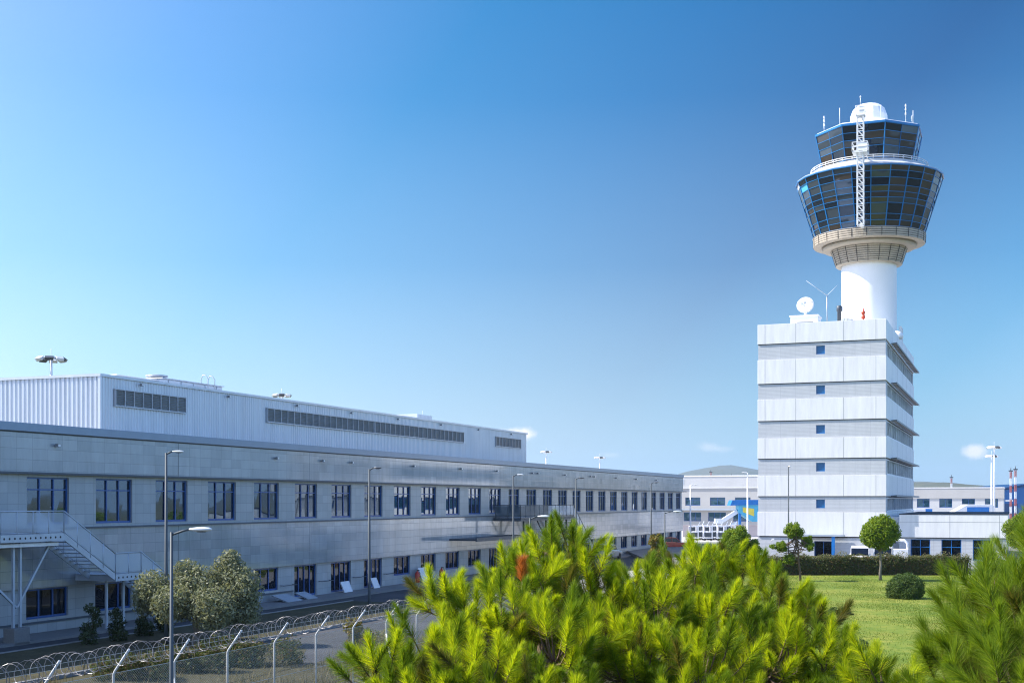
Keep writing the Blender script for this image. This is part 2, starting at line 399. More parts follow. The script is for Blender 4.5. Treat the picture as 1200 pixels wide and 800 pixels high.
# window bands (recessed) and proud stone bands
mb = MB(); wall_grid(mb, T0, T1, 4.80, 7.20, up_holes, y=.12, depth=.2); mb.build('wall', 'stone_rough', TB)
mb = MB(); wall_grid(mb, T0, T1, 0, 2.12, lo_holes, y=.16, depth=.2); mb.build('wall', 'stone_rough', TB)
mb = MB(); mb.box(T0, T1, -.05, .3, 2.12, 4.72); mb.build('stone_band', 'stone', TB)
mb = MB(); mb.box(T0, T1, -.05, .3, 7.30, 9.02); mb.build('stone_band', 'stone', TB)
for (t, z0, z1) in [(12.6, 7.3, 9.02), (12.6, 2.12, 4.72), (26, 7.3, 9.02), (26, 2.12, 4.72), (57.5, 7.3, 9.02), (86, 7.3, 9.02), (86, 2.12, 4.72)]:
    mb = MB(); mb.box(t - .02, t + .02, -.053, -.045, z0, z1); mb.build('expansion_joint', 'ledge', TB)
mb = MB(); mb.box(T0 - .05, T1 + .05, -.16, .35, 7.20, 7.30); mb.build('ledge', 'ledge', TB)
mb = MB(); mb.box(T0 - .05, T1 + .05, -.12, .35, 4.72, 4.80); mb.build('ledge', 'ledge', TB)
mb = MB(); mb.box(T0 - .05, T1 + .05, -.02, .30, 9.02, 9.08); mb.build('ledge', 'ledge', TB)
mb = MB(); mb.box(T0 - .1, T1 + .1, -.15, .45, 9.08, 9.46); mb.build('coping', 'coping', TB, bevel=.015)
mb = MB(); mb.box(T0, T1, .3, 34, 8.8, 8.95); mb.build('roof', 'roofing', TB)
mb = MB(); mb.box(T0, T1, .42, .5, 0, 8.8); mb.box(T0, T1, 33.5, 34, 0, 9.4); mb.box(T0, T0 + .3, .5, 33.5, 0, 8.8); mb.build('wall', 'dark_gap', TB)
mb = MB(); mb.box(T1 - .3, T1, .31, 33.5, 0, 9.02); mb.build('wall', 'white_panel', TB)
mb = MB(); mb.box(T1 + .1, T1 + 2.2, .0, 3.0, 7.22, 7.32); mb.build('canopy', 'ledge', TB)
for i, h in zip(IDX, up_holes): window(TB, *h, y=.22, cols=3, transom=.74, glass='glass')
for i, h in zip(IDX, lo_holes):
    if i in DOORS: window(TB, *h, y=.26, cols=4, glass='glass_low', name='door')
    else: window(TB, *h, y=.26, cols=3, glass='glass_low')
# plinth step line
mb = MB(); mb.box(T0, wt(5) - .25, .06, .155, .52, .60); mb.build('plinth_ledge', 'ledge', TB)
# handrails beside the doors
for i in (4, 5, 6, 7):
    a, b = wt(i) + ww(i) + .15, wt(i + 1) - .15
    mb = MB(); mb.tube([(a, -.12, .95), (b, -.12, .95)], .025, 6)
    for x in (a + .1, b - .1): mb.tube([(x, -.12, .95), (x, .2, .95)], .02, 6)
    mb.build('handrail', 'dark_steel', TB)
# penthouse, corrugated
PY, PA, PB, PZ = 4.0, 11.4, 74.4, 12.70
def corrug_x(mb, xa, xb, y, z0, z1, pitch, d, sgn=1):
    x = xa; pts = []
    while x < xb - pitch:
        pts += [(x, y), (x + pitch * .42, y), (x + pitch * .54, y - d * sgn), (x + pitch * .88, y - d * sgn)]; x += pitch
    pts += [(xb, y)]
    for (a, ya), (b, yb) in zip(pts, pts[1:]): mb.face([(a, ya, z0), (b, yb, z0), (b, yb, z1), (a, ya, z1)])
mb = MB(); corrug_x(mb, PA + .06, PB, PY, 8.9, PZ - .14, .24, .035); mb.build('corrugated_wall', 'corrug', TB)
mb = MB()
def corrug_y(mb, ya, yb, x, z0, z1, pitch, d):
    y = ya; pts = []
    while y < yb - pitch:
        pts += [(y, x), (y + pitch * .42, x), (y + pitch * .54, x - d), (y + pitch * .88, x - d)]; y += pitch
    pts += [(yb, x)]
    for (a, xa), (b, xb) in zip(pts, pts[1:]): mb.face([(xa, b, z0), (xb, a, z0), (xb, a, z1), (xa, b, z1)] if False else [(xb, b, z0), (xa, a, z0), (xa, a, z1), (xb, b, z1)])
corrug_y(mb, PY + .06, 29, PA, 8.9, PZ - .14, .30, .06); mb.build('corrugated_wall', 'corrug', TB)
mb = MB(); mb.box(PB - .05, PB + .0, PY + .02, 29, 8.95, PZ - .14); mb.build('end_wall', 'corrug', TB)
mb = MB(); mb.box(PA - .09, PA + .06, PY - .09, PY + .06, 8.95, PZ - .14); mb.build('corner_trim', 'corrug', TB)
mb = MB(); mb.box(PA - .12, PB + .1, PY - .12, 29, PZ - .14, PZ); mb.build('roof_trim', 'corrug', TB)
mb = MB(); mb.tube([(PA - .14, 14.2, 8.96), (PA - .14, 14.2, PZ - .15)], .07, 8); mb.build('downpipe', 'white_steel', TB)
def louver(ta, tb, z0, z1, n):
    m = MB(); m.box(ta, tb, PY - .075, PY - .045, z0, z1)
    k = int((z1 - z0) / .09)
    for j in range(k):
        z = z0 + (j + .2) * (z1 - z0) / k
        m.face([(ta, PY - .135, z), (tb, PY - .135, z), (tb, PY - .08, z + .06), (ta, PY - .08, z + .06)])
    l = m.build('louver', 'louver', TB)
    f = MB()
    for j in range(n + 1):
        x = ta + (tb - ta) * j / n
        f.box(x - .02, x + .02, PY - .15, PY - .05, z0 + .001, z1 - .001)
    f.box(ta - .06, tb + .06, PY - .16, PY - .05, z0 - .07, z0); f.box(ta - .06, tb + .06, PY - .16, PY - .05, z1, z1 + .05)
    f.build('frame', 'louver_frame', l)
louver(12.5, 18.7, 11.13, 11.95, 8); louver(27.4, 42.0, 11.13, 11.95, 18); louver(42.2, 58.8, 11.13, 11.95, 20); louver(66.2, 72.6, 11.13, 11.95, 8)
# small flood lights: on the frieze and under the penthouse roof
def wall_light(t, y, z, s=.62):
    m = MB(); m.tube([(t, y, z), (t, y - .12 * s, z - .02)], .05 * s, 8)
    m.box(t - .16 * s, t + .16 * s, y - .36 * s, y - .12 * s, z - .13 * s, z + .1 * s)
    l = m.build('wall_light', 'louver', TB)
    m = MB(); m.box(t - .12 * s, t + .12 * s, y - .375 * s, y - .362 * s, z - .10 * s, z + .06 * s); m.build('lens', 'lamp_white', l)
for t in (3.4, 22.0, 27.4, 31.2, 40.5, 49.0, 56.5, 65, 66.4, 74, 82, 83.2, 91, 99, 108): wall_light(t, -.05, 8.55)
for t in (14.6, 23.0, 31.0, 38.5, 46.0, 54.0, 62.0, 70.0): wall_light(t, PY - .05, 12.38, .6)
# roof plant on the penthouse
mb = MB(); mb.box(23.4, 29.9, 9, 13, PZ, PZ + .98); mb.box(23.3, 30.0, 8.9, 13.1, PZ + .98, PZ + 1.05)
for k in range(5): mb.box(24 + k * 1.3, 24.06 + k * 1.3, 8.94, 9, PZ + .01, PZ + .95)
mb.build('roof_unit', 'corrug', TB, bevel=.03)
mb = MB(); mb.box(19.6, 23.2, 9.5, 13, PZ, PZ + .85); mb.box(19.5, 23.3, 9.4, 13.1, PZ + .85, PZ + .92); mb.build('roof_unit', 'white_conc', TB, bevel=.03)
mb = MB(); mb.lathe([(.55, PZ + 1.05), (.55, PZ + 1.2), (.7, PZ + 1.22), (.7, PZ + 1.3), (.15, PZ + 1.38)], 20, (24.4, 10.2)); mb.build('roof_fan', 'louver_frame', TB)
mb = MB(); mb.box(57.5, 67.5, 8, 12, PZ, PZ + .62); mb.box(56, 59, 7, 11, PZ + .0, PZ + .78); mb.build('roof_unit', 'corrug', TB, bevel=.03)
mb = MB()
for dx in (0, .75):
    mb.tube([(27.4 + dx, 8.4, PZ), (27.4 + dx, 8.4, PZ + 1.3), (27.4 + dx, 8.6, PZ + 1.55), (27.4 + dx, 8.8, PZ + 1.55), (27.4 + dx, 8.95, PZ + 1.3), (27.4 + dx, 8.95, PZ + 1.0)], .03, 6)
mb.build('ladder_hoop', 'galv', TB)
# flat canopy over the entrance
mb = MB(); mb.box(47.0, 60.5, -2.3, -.055, 2.95, 3.10); mb.box(46.9, 60.6, -2.4, -2.3, 2.90, 3.18); mb.build('canopy', 'dark_steel', TB)


# ------------------------------------------------------------------ steel escape stairs against the facade
def guard(root, pts, h=1.0, infill='infill', steel='pale_steel'):
    """railing along pts (3D floor points): top rail, posts and a mesh infill panel"""
    m = MB(); q = MB()
    for a, b in zip(pts, pts[1:]):
        a, b = Vector(a), Vector(b); U = Vector((0, 0, 1))
        m.tube([a + U * h, b + U * h], .03, 6); m.tube([a + U * .1, b + U * .1], .02, 6)
        n = max(1, round((b - a).length / 1.05))
        for k in range(n + 1):
            p = a.lerp(b, k / n); m.tube([p - U * .1, p + U * h], .025, 6)
        q.face([a + U * .14, b + U * .14, b + U * (h - .06), a + U * (h - .06)])
    r = m.build('railing', steel, root); q.build('infill_panel', infill, r)
def flight(root, x0, z0, x1, z1, ya, yb, steel='pale_steel'):
    n = max(3, round(abs(z1 - z0) / .18))
    m = MB()
    for k in range(1, n):
        f = k / n; x = x0 + (x1 - x0) * f; z = z0 + (z1 - z0) * f
        m.box(min(x, x) - .13, x + .13, ya + .06, yb - .06, z - .03, z + .01)
    m.build('tread', steel, root)
    for y in (ya, yb):
        m = MB(); m.beam((x0, y, z0 - .1), (x1, y, z1 - .1), .06, .26); m.build('stringer', steel, root)
def platform(root, xa, xb, ya, yb, z, steel='pale_steel'):
    m = MB(); m.box(xa, xb, ya + .05, yb - .05, z - .05, z); m.build('platform', 'galv', root)
    m = MB(); m.box(xa, xb, ya, ya + .05, z - .28, z + .04); m.box(xa, xb, yb - .05, yb, z - .28, z + .04); m.box(xa, xa + .05, ya + .05, yb - .05, z - .28, z + .0); m.box(xb - .05, xb, ya + .05, yb - .05, z - .28, z + .0)
    for k in range(int((xb - xa) / .3)):
        x = xa + .2 + k * .3; m.lathe([(.05, -.004), (.05, .004)], 10, mi=1)
        st = len(m.v) - 20
        for i in range(st, len(m.v)):
            vx, vy, vz = m.v[i]; m.v[i] = (x + vx, ya + vz - .001, z - .12 + vy)
    m.build('edge_beam', [steel, 'dark_gap'], root)
ST = thing('escape_stair', 'pale steel escape stair with mesh railings at the left end of the stone building', 'staircase', P0, TH)
Z1 = 4.58
platform(ST, -2.6, 1.15, -2.5, -.2, Z1); platform(ST, 4.55, 6.4, -2.5, -.2, 2.62)
flight(ST, 1.15, Z1, 4.55, 2.62, -2.45, -1.0); flight(ST, 6.4, 2.62, 10.9, .12, -2.45, -1.0); flight(ST, -2.6, Z1, -6.2, 2.62, -2.45, -1.0)
guard(ST, [(-2.6, -2.47, Z1), (1.15, -2.47, Z1), (4.55, -2.47, 2.62), (6.4, -2.47, 2.62), (10.9, -2.47, .12)])
guard(ST, [(-2.6, -2.47, Z1), (-6.2, -2.47, 2.62), (-8, -2.47, 2.62)]); guard(ST, [(1.15, -1.0, Z1), (4.55, -1.0, 2.62)])
platform(ST, -8.0, -6.2, -2.5, -.2, 2.62)
for x in (-1.25, -.85):
    m = MB(); m.beam((x, -1.9, .7), (x, -1.9, Z1 - .28), .1); m.build('column', 'pale_steel', ST)
m = MB(); m.beam((-1.05, -1.9, 1.55), (1.0, -1.9, Z1 - .3), .09); m.build('brace', 'pale_steel', ST)
m = MB(); m.beam((-1.05, -1.9, 1.55), (-3.0, -1.9, 3.1), .09); m.build('brace', 'pale_steel', ST)
m = MB(); m.beam((-2.5, -2.2, Z1 - .42), (1.05, -2.2, Z1 - .42), .14); m.build('beam', 'white_steel', ST)
m = MB(); m.box(-1.5, -.6, -2.2, -1.6, 0, .72); m.build('footing', 'pave', ST, bevel=.02)
for x in (5.0, 6.2):
    m = MB(); m.beam((x, -1.6, .12), (x, -1.6, 2.34), .1); m.build('column', 'pale_steel', ST)
S2 = thing('escape_stair', 'dark steel access platform with glazed railing above the entrance canopy', 'staircase', P0, TH)
platform(S2, 55.8, 69.5, -2.6, -.2, 4.62, 'dark_steel')
guard(S2, [(55.8, -2.57, 4.62), (62.5, -2.57, 4.62)], 1.05, 'infill_dark', 'dark_steel'); guard(S2, [(62.5, -2.57, 4.62), (69.5, -2.57, 4.62)], 1.05, 'infill', 'dark_steel')
guard(S2, [(55.8, -2.57, 4.62), (55.8, -.3, 4.62)], 1.05, 'infill_dark', 'dark_steel')
flight(S2, 69.5, 4.62, 76.5, .12, -2.5, -1.0, 'dark_steel'); guard(S2, [(69.5, -2.55, 4.62), (76.5, -2.55, .12)], 1.0, 'infill', 'dark_steel')
for x in (57.5, 63.0, 68.5):
    m = MB(); m.beam((x, -2.2, .12 if x > 62 else 3.25), (x, -2.2, 4.34), .14); m.build('column', 'dark_steel', S2)
for x, dx in ((63, 2.2), (63, -2.2), (68.5, 1.6), (68.5, -1.6)):
    m = MB(); m.beam((x, -2.2, 2.6), (x + dx, -2.2, 4.3), .09); m.build('brace', 'dark_steel', S2)

# ------------------------------------------------------------------ boards and bits left along the wall
def board(t, y, w, h, lean, m, label, flat=False, rz=0):
    p = along(t, -y); b = MB()
    w *= .85; h *= .74; b.box(-w / 2, w / 2, -.02, .02, 0, h)
    for x in (-w / 2 + .03, w / 2 - .03): b.box(x - .03, x + .03, -.035, .035, 0, h)
    b.box(-w / 2, w / 2, -.034, .034, h - .06, h)
    o = tag(b.build('leaning_board' if not flat else 'flat_board', m), label, 'board', 'boards left along the wall')
    o.location = (p[0], p[1], .13 if -y < 2.2 else .02)
    o.rotation_euler = (lean, 0, TH + rz)
board(29.9, -.62, 1.3, 1.0, -.42, 'board', 'white board leaning against the pier between the first pair of dark doors')
board(34.0, -.55, 1.0, 1.0, -.40, 'board', 'white board leaning beside the lamp post at the dark doors')
board(41.3, -.75, 1.0, 1.5, -.42, 'board', 'tall white board leaning by the wall, left of a pair near the red canisters', rz=-.1)
board(42.3, -.72, .8, 1.55, -.42, 'board', 'tall narrow white board leaning by the wall, right of a pair near the red canisters', rz=.1)
board(43.2, -.55, .8, .7, -.35, 'board_grey', 'short grey board leaning near the red canisters')
board(22.0, -1.4, 2.0, 1.5, -1.25, 'board_grey', 'grey board lying flat on the pavement nearest the olive tree', True)
board(24.2, -1.3, 1.4, 1.3, -1.2, 'board_grey', 'small grey board lying flat on the pavement by the first dark door', True)
def canister(t, y, label):
    p = along(t, -y); b = MB(); b.lathe([(.16, 0), (.18, .03), (.18, .62), (.12, .74), (.05, .78), (.05, .86)], 16)
    r = thing('fire_extinguisher', label, 'fire extinguisher', (p[0], p[1], .12), 0, 'red canisters by the wall')
    b.build('body', 'red', r); n = MB(); n.box(-.05, .16, -.025, .025, .86, .92); n.tube([(.1, 0, .86), (.2, 0, .7), (.2, 0, .35)], .02, 6); n.build('valve', 'tyre', r)
canister(40.4, -.5, 'red canister standing left of the leaning white boards'); canister(44.6, -.5, 'red canister standing right of the leaning white boards')

# ------------------------------------------------------------------ office block under the tower
OX = Vector((35.04 * K, 120.0 * K, CAM_H * (1 - K))); BW, BD = 11.95, 35.0
OB = thing('office_block', 'white and grey banded office block with small blue windows under the control tower', 'building', OX, TH); OB.scale = (K, K, K)
white = [(21.2, 23.1), (17.36, 19.65), (13.76, 15.84), (10.11, 12.08), (6.48, 8.48), (2.64, 4.96)]
grey = [(19.65, 21.2), (15.84, 17.36), (12.08, 13.76), (8.48, 10.11), (4.96, 6.48)]
mb = MB(); mb.box(.5, BD - .3, .5, BW - .5, 0, 22.6); mb.build('core', 'dark_gap', OB)
rot90 = Matrix.Rotation(-PI / 2, 4, 'Z')
# front panels (plane x=0, facing -x): local wall built in (u along -y)
def front_wall(mb, ya, yb, z0, z1, holes, x=0, depth=.25):
    # wall_grid plane faces -y with x to the right; map (u,v,z) -> x = x+v, y = -u
    t = MB(); wall_grid(t, -yb, -ya, z0, z1, [(-h[1], -h[0], h[2], h[3]) for h in holes], 0, depth)
    n = len(mb.v)
    mb.v += [(x + p[1], -p[0], p[2]) for p in t.v]; mb.f += [tuple(i + n for i in f) for f in t.f]; mb.mi += t.mi; mb.sm += t.sm
def front_window(parent, ya, yb, z0, z1, x, **kw):
    w = window(parent, -yb, -ya, z0, z1, 0, **kw)
    for o in (w, *w.children):
        for v in o.data.vertices: v.co = (x + v.co.y, -v.co.x, v.co.z)
    return w
for k, (z0, z1) in enumerate(white):
    mb = MB(); mb.box(-.05, BD, -.05, BW + .05, z0, z1); mb.build('white_band', 'white_panel', OB, bevel=.02)
    mb = MB()
    for y in (11.28, 8.34, 3.86, .89): mb.box(-.056, -.045, y - .014, y + .014, z0 + .002, z1 - .002)
    for x in (6, 12, 18, 24, 30): mb.box(x - .014, x + .014, -.056, -.045, z0 + .002, z1 - .002)
    mb.build('panel_joint', 'joint', OB)
for k, (z0, z1) in enumerate(grey):
    a, b = 5.6, 6.42
    hole = (a, b, z0 + .38, z0 + 1.2)
    mb = MB(); front_wall(mb, .0, BW, z0 + .02, z1 - .07, [hole], .045, .2); mb.build('ribbed_band', 'ribbed_panel', OB)
    mb = MB(); mb.box(.1, BD - .2, .08, .12, z1 - .1, z1 - .004); mb.box(.03, .1, .08, BW, z1 - .07, z1 - .004); mb.build('shadow_gap', 'dark_gap', OB)
    front_window(OB, *hole, x=.14, cols=1, glass='glass_sky_refl', frame='frame_cab', fw=.06)
    # side faces: end piers and ribbon windows
    for side in (0, 1):
        y = .02 if side == 0 else BW - .02
        mb = MB(); mb.box(.1, 1.5, min(y, y + (.1 if side == 0 else -.1)), max(y, y + (.1 if side == 0 else -.1)), z0 + .02, z1 - .1)
        mb.box(BD - 1.0, BD - .2, min(y, y + (.1 if side == 0 else -.1)), max(y, y + (.1 if side == 0 else -.1)), z0 + .02, z1 - .1); mb.build('pier', 'ribbed_panel', OB)
        nwin = 12
        for j in range(nwin):
            xa = 1.5 + (BD - 2.5) * j / nwin; xb = 1.5 + (BD - 2.5) * (j + 1) / nwin
            if side == 0:
                window(OB, xa, xb, z0 + .02, z1 - .1, .06, cols=2, glass='glass_teal', frame='white_steel', fw=.11)
            else:
                w = window(OB, xa, xb, z0 + .02, z1 - .1, 0, cols=2, glass='glass_teal', frame='frame_blue', fw=.08)
                for o in (w, *w.children):
                    for v in o.data.vertices: v.co.y = BW - .06 - v.co.y
    # brise-soleil on the right face
    mb = MB()
    for x in np.arange(4.2, BD - .3, 1.4): mb.beam((x, -.1, z1 + .02), (x, -.62, z1 + .06), .05, .12)
    for j in range(4): mb.face([(4.0, -.2 - j * .1, z1 - .02), (BD - .1, -.2 - j * .1, z1 - .02), (BD - .1, -.28 - j * .1, z1 + .09), (4.0, -.28 - j * .1, z1 + .09)])
    mb.box(4.0, BD - .1, -.68, -.62, z1 - .05, z1 + .13)
    mb.build('sunshade', 'louver', OB)
mb = MB(); front_wall(mb, 0, BW, 0, 2.52, [(4.9, 6.6, .05, 2.2)], .06, .3); mb.build('ground_wall', 'ribbed_panel', OB)
mb = MB(); mb.box(.1, BD - .2, .03, .12, 0, 2.5); mb.box(.1, BD - .2, BW - .12, BW - .03, 0, 2.5); mb.build('side_wall', 'ribbed_panel', OB)
mb = MB(); mb.box(.06, .1, .1, BW - .1, 2.52, 2.636); mb.build('shadow_gap', 'dark_gap', OB)
front_window(OB, 4.9, 6.6, .05, 2.2, .2, cols=2, glass='glass_low', frame='frame_blue', name='door')
mb = MB(); mb.box(-1.0, -.16, 3.7, 7.7, 2.66, 2.86); mb.build('canopy', 'pale_steel', OB, bevel=.02)
mb = MB(); mb.box(-.95, -.78, 4.55, 4.85, 0, 2.66); mb.build('column', 'blue_paint', OB)
mb = MB(); mb.box(.3, BD - .3, .3, BW - .3, 22.6, 22.7); mb.build('roof', 'roofing', OB)
mb = MB(); mb.tube([(-.14, 10.7, 2.1), (-.7, 10.4, 2.35)], .03, 6); mb.box(-.95, -.65, 10.25, 10.5, 2.28, 2.42); mb.build('wall_light', 'lamp_white', OB)
# things on its roof (local coordinates -> world helper)
def ob_pt(x, y, z): return OX + (D1 * x + Vector((-D1.y, D1.x, 0)) * y + Vector((0, 0, z))) * K
mb = MB(); mb.box(2.2, 4.6, 6.6, 9.2, 22.7, 24.05); mb.box(2.1, 4.7, 6.5, 9.3, 24.05, 24.15); mb.box(2.18, 2.2, 7.0, 8.6, 22.9, 23.5, 1); mb.build('plant_room', ['white_conc', 'louver'], OB)
def dish(name, label, loc, r, aim, mname, hub=True):
    d = thing(name, label, 'satellite dish', loc); aim = Vector(aim).normalized()
    q = aim.to_track_quat('Z', 'Y').to_matrix().to_4x4()
    prof = [(.02, 0)] + [(r * k / 8, r * .30 * (k / 8) ** 2) for k in range(1, 9)] + [(r * .985, r * .33), (r * .5, r * .12), (.02, .04)]
    b = MB(); b.lathe(prof, 32, caps=False); b.xf(Matrix.Translation((0, 0, r * 1.25)) @ q); b.build('reflector', mname, d)
    b = MB()
    for k in range(12):
        a = 2 * PI * k / 12; b.tube([(0, 0, -.02)] + [(r * s / 4 * math.cos(a), r * s / 4 * math.sin(a), r * .30 * (s / 4) ** 2 - .015) for s in range(1, 5)], .018, 4)
    b.xf(Matrix.Translation((0, 0, r * 1.25)) @ q); b.build('rib', 'cream_louver', d)
    b = MB()
    for k in range(3):
        a = 2 * PI * k / 3 + .4; b.tube([(r * .9 * math.cos(a), r * .9 * math.sin(a), r * .3), (0, 0, r * .85)], .02, 5)
    b.lathe([(.09, r * .8), (.12, r * .86), (.12, r * 1.0), (.05, r * 1.05)], 12); b.xf(Matrix.Translation((0, 0, r * 1.25)) @ q); b.build('feed_arm', 'galv', d)
    b = MB(); b.tube([(0, 0, 0), (0, 0, r * 1.1)], [.16, .1], 10); b.tube([(0, 0, r * .9), tuple(Vector((0, 0, r * 1.25)) - aim * .05)], .07, 8); b.build('pedestal', 'white_steel', d)
    return d
dish('satellite_dish', 'round white satellite dish on the small rooftop plant room', ob_pt(3.3, 7.9, 24.15), .78, (-.35, -.9, .25), 'white_conc')
dish('satellite_dish', 'dark satellite dish half hidden behind the roof edge at the tower shaft', ob_pt(3.5, 3.9, 22.0), .8, (.55, .3, .75), 'pale_steel')
an = thing('roof_antenna', 'thin forked white antenna on the office block roof', 'antenna', ob_pt(4.5, 6.0, 22.7))
b = MB(); b.tube([(0, 0, 0), (0, 0, 3.4)], .05, 6); b.build('mast', 'galv', an)
b = MB(); b.tube([(0, 0, 3.35), (-1.9, 0, 4.7)], [.028, .012], 5); b.tube([(0, 0, 3.35), (.95, 0, 4.3)], [.02, .01], 5); b.build('whip', 'white_steel', an)
fl = thing('roof_flue', 'short grey flue pipe on the office block roof', 'pipe', ob_pt(6.0, 5.0, 22.7))
b = MB(); b.lathe([(.19, 0), (.19, 2.0), (.26, 2.05), (.26, 2.5), (.19, 2.55)], 14); b.build('pipe', 'dark_steel', fl); b = MB(); b.tube([(.3, -.1, 0), (.3, -.1, 2.6)], .04, 6); b.build('bracket', 'white_steel', fl)
be = thing('beacon_lamp', 'red obstruction beacon on the parapet of the office block', 'beacon', ob_pt(.5, 2.1, 23.05)); be.scale = (.62, .62, .62)
b = MB(); b.lathe([(.1, 0), (.1, .3), (.28, .32), (.28, .75), (.2, .78), (.2, 1.0), (.3, 1.02), (.28, 1.3), (.12, 1.5), (.03, 1.9)], 14); b.build('lamp', 'orange_red', be); b = MB(); b.box(-.2, .2, -.2, .2, -.02, .1); b.build('base', 'dark_gap', be)
ra = thing('radio_antenna', 'white panel antennas on the right roof edge of the office block', 'antenna', ob_pt(15, .25, 22.7))
b = MB(); b.lathe([(.5, .25), (.62, .45), (.6, .7), (.35, .95), (.05, 1.05)], 16); b.build('dome', 'radome', ra)
b = MB()
for dx in (4.0, 4.8, 5.6): b.tube([(dx * .366, dx * .93, 0), (dx * .366, dx * .93, 1.9)], .05, 6); b.box(dx * .366 - .12, dx * .366 + .12, dx * .93 - .08, dx * .93 + .08, .6, 2.0)
b.build('panel', 'white_steel', ra)

# ------------------------------------------------------------------ control tower
TC = ob_pt(19.0, 3.5, 0)
CT = thing('control_tower', 'tall white airport control tower with a blue framed glass cab', 'control tower', TC, TH); CT.scale = (K, K, K)
mb = MB(); mb.lathe([(2.9, 0), (2.9, 31.9)], 64, caps=False); mb.build('shaft', 'white_conc', CT)
def louver_ring(prof, name, n=40):
    """prof: outer profile (r,z) from bottom to top, drawn as stacked slats on a dark drum with vertical ribs"""
    m = MB(); m.lathe([(r - .10, z) for r, z in prof], n, mi=1, caps=False)
    zt, zb = prof[-1][1], prof[0][1]
    def rad(z):
        for (r0, a), (r1, b_) in zip(prof, prof[1:]):
            if a <= z <= b_: return r0 + (r1 - r0) * (z - a) / (b_ - a + 1e-9)
        return prof[-1][0]
    k = max(3, int((zt - zb) / .21))
    for j in range(k):
        z = zb + (j + .08) * (zt - zb) / k; h = (zt - zb) / k * .72
        r0, r1 = rad(z), rad(z + h)
        m.lathe([(r0 - .09, z), (r0, z), (r1, z + h), (r1 - .09, z + h)], n, smooth=False, caps=False)
    for j in range(n // 2):
        a = 2 * PI * (2 * j + .5) / n
        for (r0, z0), (r1, z1) in zip(prof, prof[1:]):
            m.beam(((r0 + .012) * math.cos(a), (r0 + .012) * math.sin(a), z0), ((r1 + .012) * math.cos(a), (r1 + .012) * math.sin(a), z1), .05, .03, mi=1)
    return m.build(name, ['cream_louver', 'dark_gap'], CT)
louver_ring([(3.45, 31.5), (3.6, 31.9), (4.0, 33.2)], 'louver_ring')
mb = MB(); mb.lathe([(2.9, 31.45), (3.42, 31.45), (3.5, 31.52)], 48, caps=False); mb.lathe([(3.9, 33.2), (4.75, 33.2), (4.95, 33.35), (4.95, 33.55), (4.8, 33.62)], 48, caps=False); mb.lathe([(4.8, 33.62), (5.7, 33.62), (5.85, 33.66)], 48, caps=False); mb.build('soffit', 'cream_louver', CT)
louver_ring([(5.85, 33.66), (5.9, 34.55)], 'louver_ring', 48)
mb = MB(); mb.lathe([(5.92, 34.55), (5.95, 34.60), (5.7, 34.66), (2, 34.66)], 48, caps=False); mb.build('ledge', 'cream_louver', CT)
def cab(n, r0, z0, r1, z1, rows, glass, split, a0=PI / 1, name='cab_window', fw=.055):
    for j in range(n):
        a = PI + 2 * PI * (j - .5) / n; c = PI + 2 * PI * (j + .5) / n
        P = lambda u, v: (Vector((math.cos(a), math.sin(a), 0)) * (1 - u) + Vector((math.cos(c), math.sin(c), 0)) * u) * (r0 + (r1 - r0) * v) + Vector((0, 0, z0 + (z1 - z0) * v))
        nrm = (P(1, 0) - P(0, 0)).cross(P(0, 1) - P(0, 0)).normalized()
        g = MB()
        # individually glazed panes, each a hair out of plane like real glazing; brown and grey ones stand in for reflections
        us = [0] + [k / split for k in range(1, split)] + [1]
        for ra, rb in zip(rows, rows[1:]):
            for ua, ub in zip(us, us[1:]):
                jit = [nrm * rnd.uniform(-.03, .03) for _ in range(3)]
                q = [P(ua, ra) + jit[0], P(ub, ra) + jit[1], P(ub, rb) + jit[2], P(ua, rb) + jit[0] + jit[2] - jit[1]]
                g.face(q, 1 if n == 24 and ((j == 18 and ra < rows[-3] + .3 and rb == 1) or (j == 19 and rb == 1)) else 2 if n == 24 and j == 20 and rb == rows[-2] else rnd.choice((0, 3, 3, 4)) if math.sin(PI + 2 * PI * j / n) < -.25 else rnd.choice((4, 4, 3, 0)) if math.sin(PI + 2 * PI * j / n) > .25 else rnd.choice((0, 0, 0, 4, 3)))
        w = g.build(name, [glass, 'white_panel', 'cyan', 'glass_brown_refl', 'glass_grey_refl'], CT)
        f = MB()
        f.beam(P(0, 0) + nrm * .02, P(0, 1) + nrm * .02, fw * 1.6, .09, up=nrm)
        for k in range(1, split): f.beam(P(k / split, 0) + nrm * .02, P(k / split, 1) + nrm * .02, fw * .8, .06, up=nrm)
        for v in rows: f.beam(P(0, v) + nrm * .022, P(1, v) + nrm * .022, fw, .07, up=nrm)
        f.build('frame', 'frame_cab', w)
rows_lo = [0, .10, .20, .38, .47, .56, .66, .79, .90, 1]
cab(24, 5.78, 34.66, 7.66, 40.6, rows_lo[:-1] + [1], 'glass_cab', 1)
